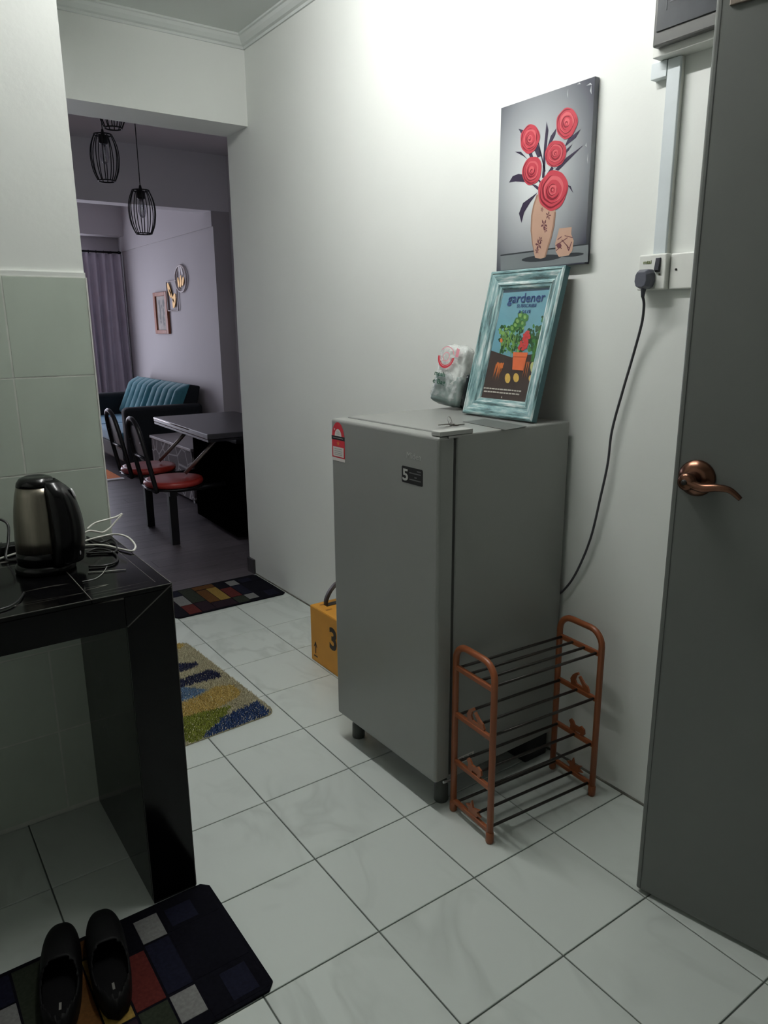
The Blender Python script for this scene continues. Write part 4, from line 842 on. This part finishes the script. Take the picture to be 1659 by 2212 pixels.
for yy in (-0.235, 0.325):
    L = -0.465
    MB().box(L - 0.026, L + 0.026, yy - 0.026, yy + 0.026, 0.0, 0.395).build('stool_leg', black_metal, ds, bevel=0.004)
    MB().tube([(L + 0.02, yy, 0.36), (0.0, yy, 0.36)], 0.018, 8).build('link_bar', black_metal, ds)
    MB().tube([(-0.36, yy + 0.02, 0.46), (-0.22, yy - 0.02, 0.60), (-0.13, yy - 0.05, 0.70)], 0.013, 8).build('brace', chrome, ds)
    s_ = MB().lathe([(0.0, 0.400), (0.165, 0.400), (0.182, 0.408), (0.188, 0.424), (0.182, 0.440), (0.160, 0.445), (0.0, 0.440)], 36, (L + 0.02, yy, 0)).build('seat', redseat, ds)
    MB().lathe([(0.0, 0.388), (0.178, 0.388), (0.186, 0.396), (0.180, 0.402), (0.0, 0.402)], 36, (L + 0.02, yy, 0)).build('seat_rim', black_metal, s_)
    bx = L - 0.165
    arch = [(bx + 0.03, yy - 0.150, 0.390), (bx + 0.005, yy - 0.152, 0.52), (bx - 0.02, yy - 0.146, 0.66), (bx - 0.04, yy - 0.115, 0.78), (bx - 0.048, yy - 0.06, 0.83), (bx - 0.05, yy, 0.842), (bx - 0.048, yy + 0.06, 0.83), (bx - 0.04, yy + 0.115, 0.78), (bx - 0.02, yy + 0.146, 0.66), (bx + 0.005, yy + 0.152, 0.52), (bx + 0.03, yy + 0.150, 0.390)]
    br = MB().tube(spline(arch, 5), 0.0145, 8).build('backrest', black_metal, ds)
    pa = [(yy + 0.108 * math.cos(q), 0.685 + 0.115 * math.sin(q)) for q in [2 * PI * i / 24 for i in range(24)]]
    MB().prism([(bx - 0.025 - (z_ - 0.7) * .18, y_, z_) for y_, z_ in pa], (0.012, 0, 0)).build('back_panel', black_metal, br)
    for sy_ in (-1, 1): MB().tube([(bx - 0.03, yy + sy_ * 0.10, 0.70), (bx - 0.028, yy + sy_ * 0.135, 0.70)], 0.008, 6).build('panel_bar', black_metal, br)
    MB().tube([(bx - 0.01, yy - 0.146, 0.60), (bx - 0.01, yy + 0.146, 0.60)], 0.008, 6).build('back_bar', black_metal, br)
    MB().tube([(bx + 0.025, yy - 0.150, 0.393), (bx + 0.025, yy + 0.150, 0.393)], 0.010, 6).build('seat_bar', black_metal, br)

# ------------------------------------------------------------------ cage pendant lamps
cage_m = mat('black_cage', (12, 12, 14), 0.5, 0.3); bulb_m = thin_glass('bulb_glass', (0.75, 0.75, 0.78), 0.25)
def pendant(label, px, y_, zb_, h, rw):
    t_ = thing('cage_pendant', label, 'pendant lamp', (px, y_, zb_), random.random(), 'black wire cage pendants')
    k = h / 0.25; n = 12
    rb_, rm, rt = 0.048 * k * rw, 0.080 * k * rw, 0.050 * k * rw
    for i in range(n):
        a = 2 * PI * i / n
        MB().tube(spline([(r_ * math.cos(a), r_ * math.sin(a), z_) for r_, z_ in ((rb_, 0), (rm * .88, h * .22), (rm, h * .52), (rm * .9, h * .78), (rt, h))], 4), 0.0030, 5).build('cage_wire', cage_m, t_)
    for r_, z_ in ((rb_, 0), (rt, h)): MB().tube([(r_ * math.cos(a), r_ * math.sin(a), z_) for a in [2 * PI * i / 24 for i in range(24)]], 0.0040, 6, closed=True).build('cage_ring', cage_m, t_)
    MB().lathe([(0.020 * k, h * .80), (0.026 * k, h * .83), (0.026 * k, h * .99), (0.012 * k, h * 1.0), (0.006, h * 1.12)], 16).build('lamp_holder', cage_m, t_)
    MB().tube([(-rt, 0, h), (rt, 0, h)], 0.002, 5).build('cage_ring', cage_m, t_)
    MB().lathe([(0.0, h * .36), (0.016 * k, h * .40), (0.026 * k, h * .52), (0.020 * k, h * .68), (0.014 * k, h * .80)], 14).build('bulb', bulb_m, t_)
    MB().tube([(0, 0, h * 1.05), (0, 0, LIV - zb_ - 0.022)], 0.0028, 6).build('cord', cage_m, t_)
    MB().lathe([(0.035, LIV - zb_ - 0.022), (0.040, LIV - zb_ - 0.004), (0.040, LIV - zb_ - 0.0005)], 16).build('ceiling_cup', cage_m, t_)
YP = 3.6
def at_y(a, b, Y): return hit(a, b, (0, Y, 0), (0, 1, 0))
p = at_y(311, 505, YP); pendant('lowest black wire cage pendant, on the right', p.x, YP, p.z, at_y(308, 412, YP).z - p.z, 1.0)
p = at_y(231, 391, YP); pendant('middle black wire cage pendant, on the left', p.x, YP, p.z, at_y(228, 292, YP).z - p.z, 1.0)
p = at_y(245, 277, 3.45); pendant('highest black wire cage pendant, mostly hidden by the beam', p.x, 3.45, p.z, 0.245, 1.0)

# ------------------------------------------------------------------ teal sofa
sf_ = thing('sofa', 'teal tufted two seat sofa with dark arms against the living room wall', 'sofa', (1.55, 6.70, 0))
tealf = mat('teal_fabric', (52, 118, 130), 0.8, var=0.12, scale=20, sheen=0.3); darkf = mat('dark_fabric', (14, 22, 28), 0.8, var=0.15, scale=20)
HL = 0.90
MB().box(-0.40, 0.30, -HL + 0.10, HL - 0.10, 0.14, 0.30).build('base', darkf, sf_, bevel=0.02)
for s_ in (-1, 1):
    MB().box(-0.40, 0.36, s_ * HL - 0.07, s_ * HL + 0.07, 0.10, 0.665).build('arm', darkf, sf_, bevel=0.045, seg=4)
    for xx in (-0.34, 0.30): MB().lathe([(0.018, 0.0), (0.026, 0.12)], 12, (xx, s_ * (HL - 0.02), 0)).build('leg', mat('sofa_leg', (60, 40, 26), 0.5), sf_)
ch = 0.83
def back_grid(y0, y1):
    def f(u, v):
        y_ = y0 + (y1 - y0) * u; rib = abs(math.sin(u * 5 * PI)) ** 0.6; tuft = max(0.0, 1 - ((v - .55) / .10) ** 2) * (1 - rib)
        edge = min(1, 7 * v, 7 * (1 - v), 12 * u, 12 * (1 - u)) ** .5 if 0 < u < 1 and 0 < v < 1 else 0.0
        t_ = (0.045 * rib + 0.05 - 0.035 * tuft) * edge
        return (0.10 + 0.19 * v - t_, y_, 0.42 + 0.42 * v)
    return f
for (y0, y1) in ((-ch, -0.005), (0.005, ch)):
    bc = MB().grid(back_grid(y0, y1), 60, 14).build('back_cushion', tealf, sf_)
    MB().prism([(0.10, y0, 0.42), (0.29, y0, 0.84), (0.40, y0, 0.82), (0.30, y0, 0.40)], (0, y1 - y0, 0)).build('back_shell', darkf, bc, bevel=0.015)
    MB().box(-0.42, 0.12, y0, y1, 0.301, 0.425).build('seat_cushion', mat('window_lit_teal', (62, 126, 156), 0.8, var=0.12, scale=18, sheen=0.3), sf_, bevel=0.03, seg=3)  # seat painted lighter and bluer than the backs, for the window light

# low table with a crackle patterned cloth
cb = thing('low_table', 'low table draped with a grey crackle patterned cloth behind the dining table', 'table', (1.52, 4.92, 0))
crk = bpy.data.materials.new('crackle_cloth'); crk.use_nodes = True
def _crk():
    N = crk.node_tree.nodes; L = crk.node_tree.links; b = N['Principled BSDF']; tc = N.new('ShaderNodeTexCoord')
    v = N.new('ShaderNodeTexVoronoi'); v.feature = 'DISTANCE_TO_EDGE'; v.inputs['Scale'].default_value = 6.5; L.new(tc.outputs['Object'], v.inputs['Vector'])
    r_ = N.new('ShaderNodeValToRGB'); e = r_.color_ramp.elements; e[0].position = 0.02; e[0].color = lin((176, 172, 172)); e[1].position = 0.05; e[1].color = lin((92, 84, 86))
    L.new(v.outputs[0], r_.inputs[0]); L.new(r_.outputs[0], b.inputs['Base Color']); b.inputs['Roughness'].default_value = 0.8
_crk()
MB().box(-0.25, 0.25, -0.50, 0.48, 0.02, 0.425).build('patterned_cloth', crk, cb, bevel=0.004)
MB().box(-0.262, 0.262, -0.512, 0.492, 0.4255, 0.450).build('table_top', mat('grey_top', (140, 134, 136), 0.45, var=0.05), cb, bevel=0.004)
for xx in (-0.22, 0.22):
    for yy in (-0.46, 0.44): MB().box(xx - 0.02, xx + 0.02, yy - 0.02, yy + 0.02, 0.0, 0.03).build('leg', black_metal, cb)

# curtain and rod
cu = thing('curtain', 'dark grey gathered curtain hanging at the living room window', 'curtain', (1.62, FY - 0.12, 0))
cf = mat('grey_curtain', (190, 182, 194), 0.85, var=0.08, scale=5)
def cur(u, v):
    x = -0.22 + 0.56 * u; z = 0.003 + 2.222 * v; k = 1 - 0.25 * v
    return (x + 0.03 * (1 - v) * math.sin(9 * u), 0.040 * k * math.sin(u * 2 * PI * 6 + 0.6 * math.sin(3 * v)) + 0.012 * math.sin(u * 23 + 2 * v), z)
MB().grid(cur, 120, 16).build('cloth', cf, cu, solid=0.003)
rd = thing('curtain_rod', 'dark curtain rod above the living room window', 'curtain rod', (0.8, FY - 0.12, 2.245))
MB().tube([(-1.3, 0, 0), (1.13, 0, 0)], 0.011, 10).build('rod', cage_m, rd); MB().lathe([(0.0, -0.02), (0.018, -0.012), (0.02, 0.0), (0.011, 0.02)], 12, (1.14, 0, 0), axis='x').build('finial', cage_m, rd)
for i in range(7): MB().tube([(0.62 + i * 0.085, 0.016 * math.cos(q), 0.016 * math.sin(q) - 0.003) for q in [2 * PI * j / 14 for j in range(14)]], 0.003, 6, closed=True).build('ring', cage_m, rd)
for xx in (-1.2, 1.05): MB().box(xx - 0.01, xx + 0.01, 0.0, 0.12, -0.01, 0.01).build('bracket', cage_m, rd)

# wall decor above the sofa
def on_lw(a, b, X=LX - 0.02): return hit(a, b, (X, 0, 0), (1, 0, 0))
A = on_lw(330, 630); Bq = on_lw(368, 723)
a0 = (on_lw(329, 632).y + on_lw(339, 720).y) / 2; a1 = (on_lw(359, 628).y + on_lw(366, 722).y) / 2
zt_, zb0 = on_lw(345, 631).z, on_lw(352, 721).z
wf = thing('framed_print', 'small brown wood framed sketch on the living room wall', 'picture', (LX, (a0 + a1) / 2, zb0))
hw = abs(a0 - a1) / 2; hh = zt_ - zb0; wd = mat('brown_wood', (150, 84, 52), 0.45, var=0.15, scale=12)
MB().box(-0.028, -0.001, -hw, -hw + 0.06, 0, hh).build('frame_side', wd, wf, bevel=0.004); MB().box(-0.028, -0.001, hw - 0.06, hw, 0, hh).build('frame_side', wd, wf, bevel=0.004)
MB().box(-0.028, -0.001, -hw + 0.06, hw - 0.06, 0, 0.04).build('frame_bottom', wd, wf, bevel=0.004); MB().box(-0.028, -0.001, -hw + 0.06, hw - 0.06, hh - 0.04, hh).build('frame_top', wd, wf, bevel=0.004)
MB().box(-0.012, -0.001, -hw + 0.06, hw - 0.06, 0.04, hh - 0.04).build('sketch', mat('sketch_paper', (170, 164, 158), 0.7, var=0.22, scale=9), wf)
sk = MB(); rk = random.Random(4)
for k in range(16):
    y_, z_ = rk.uniform(-hw * .35, hw * .35), rk.uniform(0.09, hh - 0.10); s_ = rk.uniform(.012, .035)
    sk.poly([(-0.0125 - k * 1e-5, y_ + s_ * math.cos(q) * rk.uniform(.5, 1), z_ + s_ * 1.6 * math.sin(q) * rk.uniform(.6, 1)) for q in [2 * PI * i / 8 for i in range(8)]])
sk.build('sketch_marks', mat('sketch_ink', (122, 124, 122), 0.7), wf, fix=False)
b0, b1 = on_lw(360, 640).y, on_lw(382, 640).y; z0_, z1_ = on_lw(370, 671).z, on_lw(370, 607).z
goldm = mat('gold_metal', (176, 134, 58), 0.4, 0.5); wirem = mat('white_wire', (190, 180, 178), 0.4)
we = thing('leaf_wall_ornament', 'square wire wall ornament with gold leaves', 'wall ornament', (LX, (b0 + b1) / 2, z0_))
hw = abs(b0 - b1) / 2; hh = z1_ - z0_
MB().tube([(-0.014, -hw, 0), (-0.014, hw, 0), (-0.014, hw, hh), (-0.014, -hw, hh)], 0.008, 6, closed=True).build('wire_frame', wirem, we)
for sy_ in (-1, 1): MB().box(-0.012, 0, sy_ * hw * .7 - 0.01, sy_ * hw * .7 + 0.01, hh - 0.01, hh + 0.006).build('mount', wirem, we)
for (cy, cz, l, w, an) in ((hw * .45, hh * .70, .085, .034, 0.5), (-hw * .35, hh * .33, .08, .040, -0.5), (hw * .05, hh * .50, .10, .014, 0.75)):
    pts = [(l * math.cos(q), w * math.sin(q)) for q in [2 * PI * i / 16 for i in range(16)]]
    MB().prism([(-0.018, cy + a * math.sin(an) + b * math.cos(an), cz + a * math.cos(an) - b * math.sin(an)) for a, b in pts], (0.006, 0, 0)).build('leaf', goldm, we)
cc = on_lw(389, 602); rv = (on_lw(389, 573).z - on_lw(389, 631).z) / 2; rh = abs(on_lw(377, 602).y - on_lw(401, 602).y) / 2
wo = thing('round_wall_ornament', 'round wire wall ornament with small gold leaves', 'wall ornament', (LX, cc.y, cc.z - rv))
MB().tube([(-0.014, rh * math.cos(q), rv + rv * math.sin(q)) for q in [2 * PI * i / 32 for i in range(32)]], 0.009, 6, closed=True).build('wire_ring', wirem, wo)
MB().tube([(-0.010, rh * .8 * math.cos(q), rv + rv * .86 * math.sin(q)) for q in [2 * PI * i / 32 for i in range(32)]], 0.004, 6, closed=True).build('wire_ring', wirem, wo)
MB().box(-0.012, 0, -0.012, 0.012, 2 * rv - 0.012, 2 * rv + 0.012).build('mount', wirem, wo)
for (cy, cz, l, w, an) in ((rh * .4, rv * .75, .05, .022, 0.2), (0, rv * .8, .06, .02, -0.2), (-rh * .4, rv * .78, .05, .022, -0.6), (-rh * .3, rv * 1.6, .05, .02, .5), (rh * .1, rv * 1.65, .05, .02, 0)):
    pts = [(l * math.cos(q), w * math.sin(q)) for q in [2 * PI * i / 14 for i in range(14)]]
    MB().prism([(-0.018, cy + a * math.sin(an) + b * math.cos(an), cz + a * math.cos(an) - b * math.sin(an)) for a, b in pts], (0.006, 0, 0)).build('leaf', goldm if cz < rv else wirem, wo)
# living rug
lr = tag(MB().box(0.20, 1.10, 5.85, 7.4, 0.0006, 0.010).build('area_rug', mat('orange_rug', (204, 112, 52), 0.95, var=0.2, scale=60), bevel=0.003), 'orange rug in front of the teal sofa', 'rug')
MB().box(0.19, 1.11, 5.78, 5.849, 0.0006, 0.010).build('rug_border', mat('rug_white', (206, 204, 204), 0.95), lr)
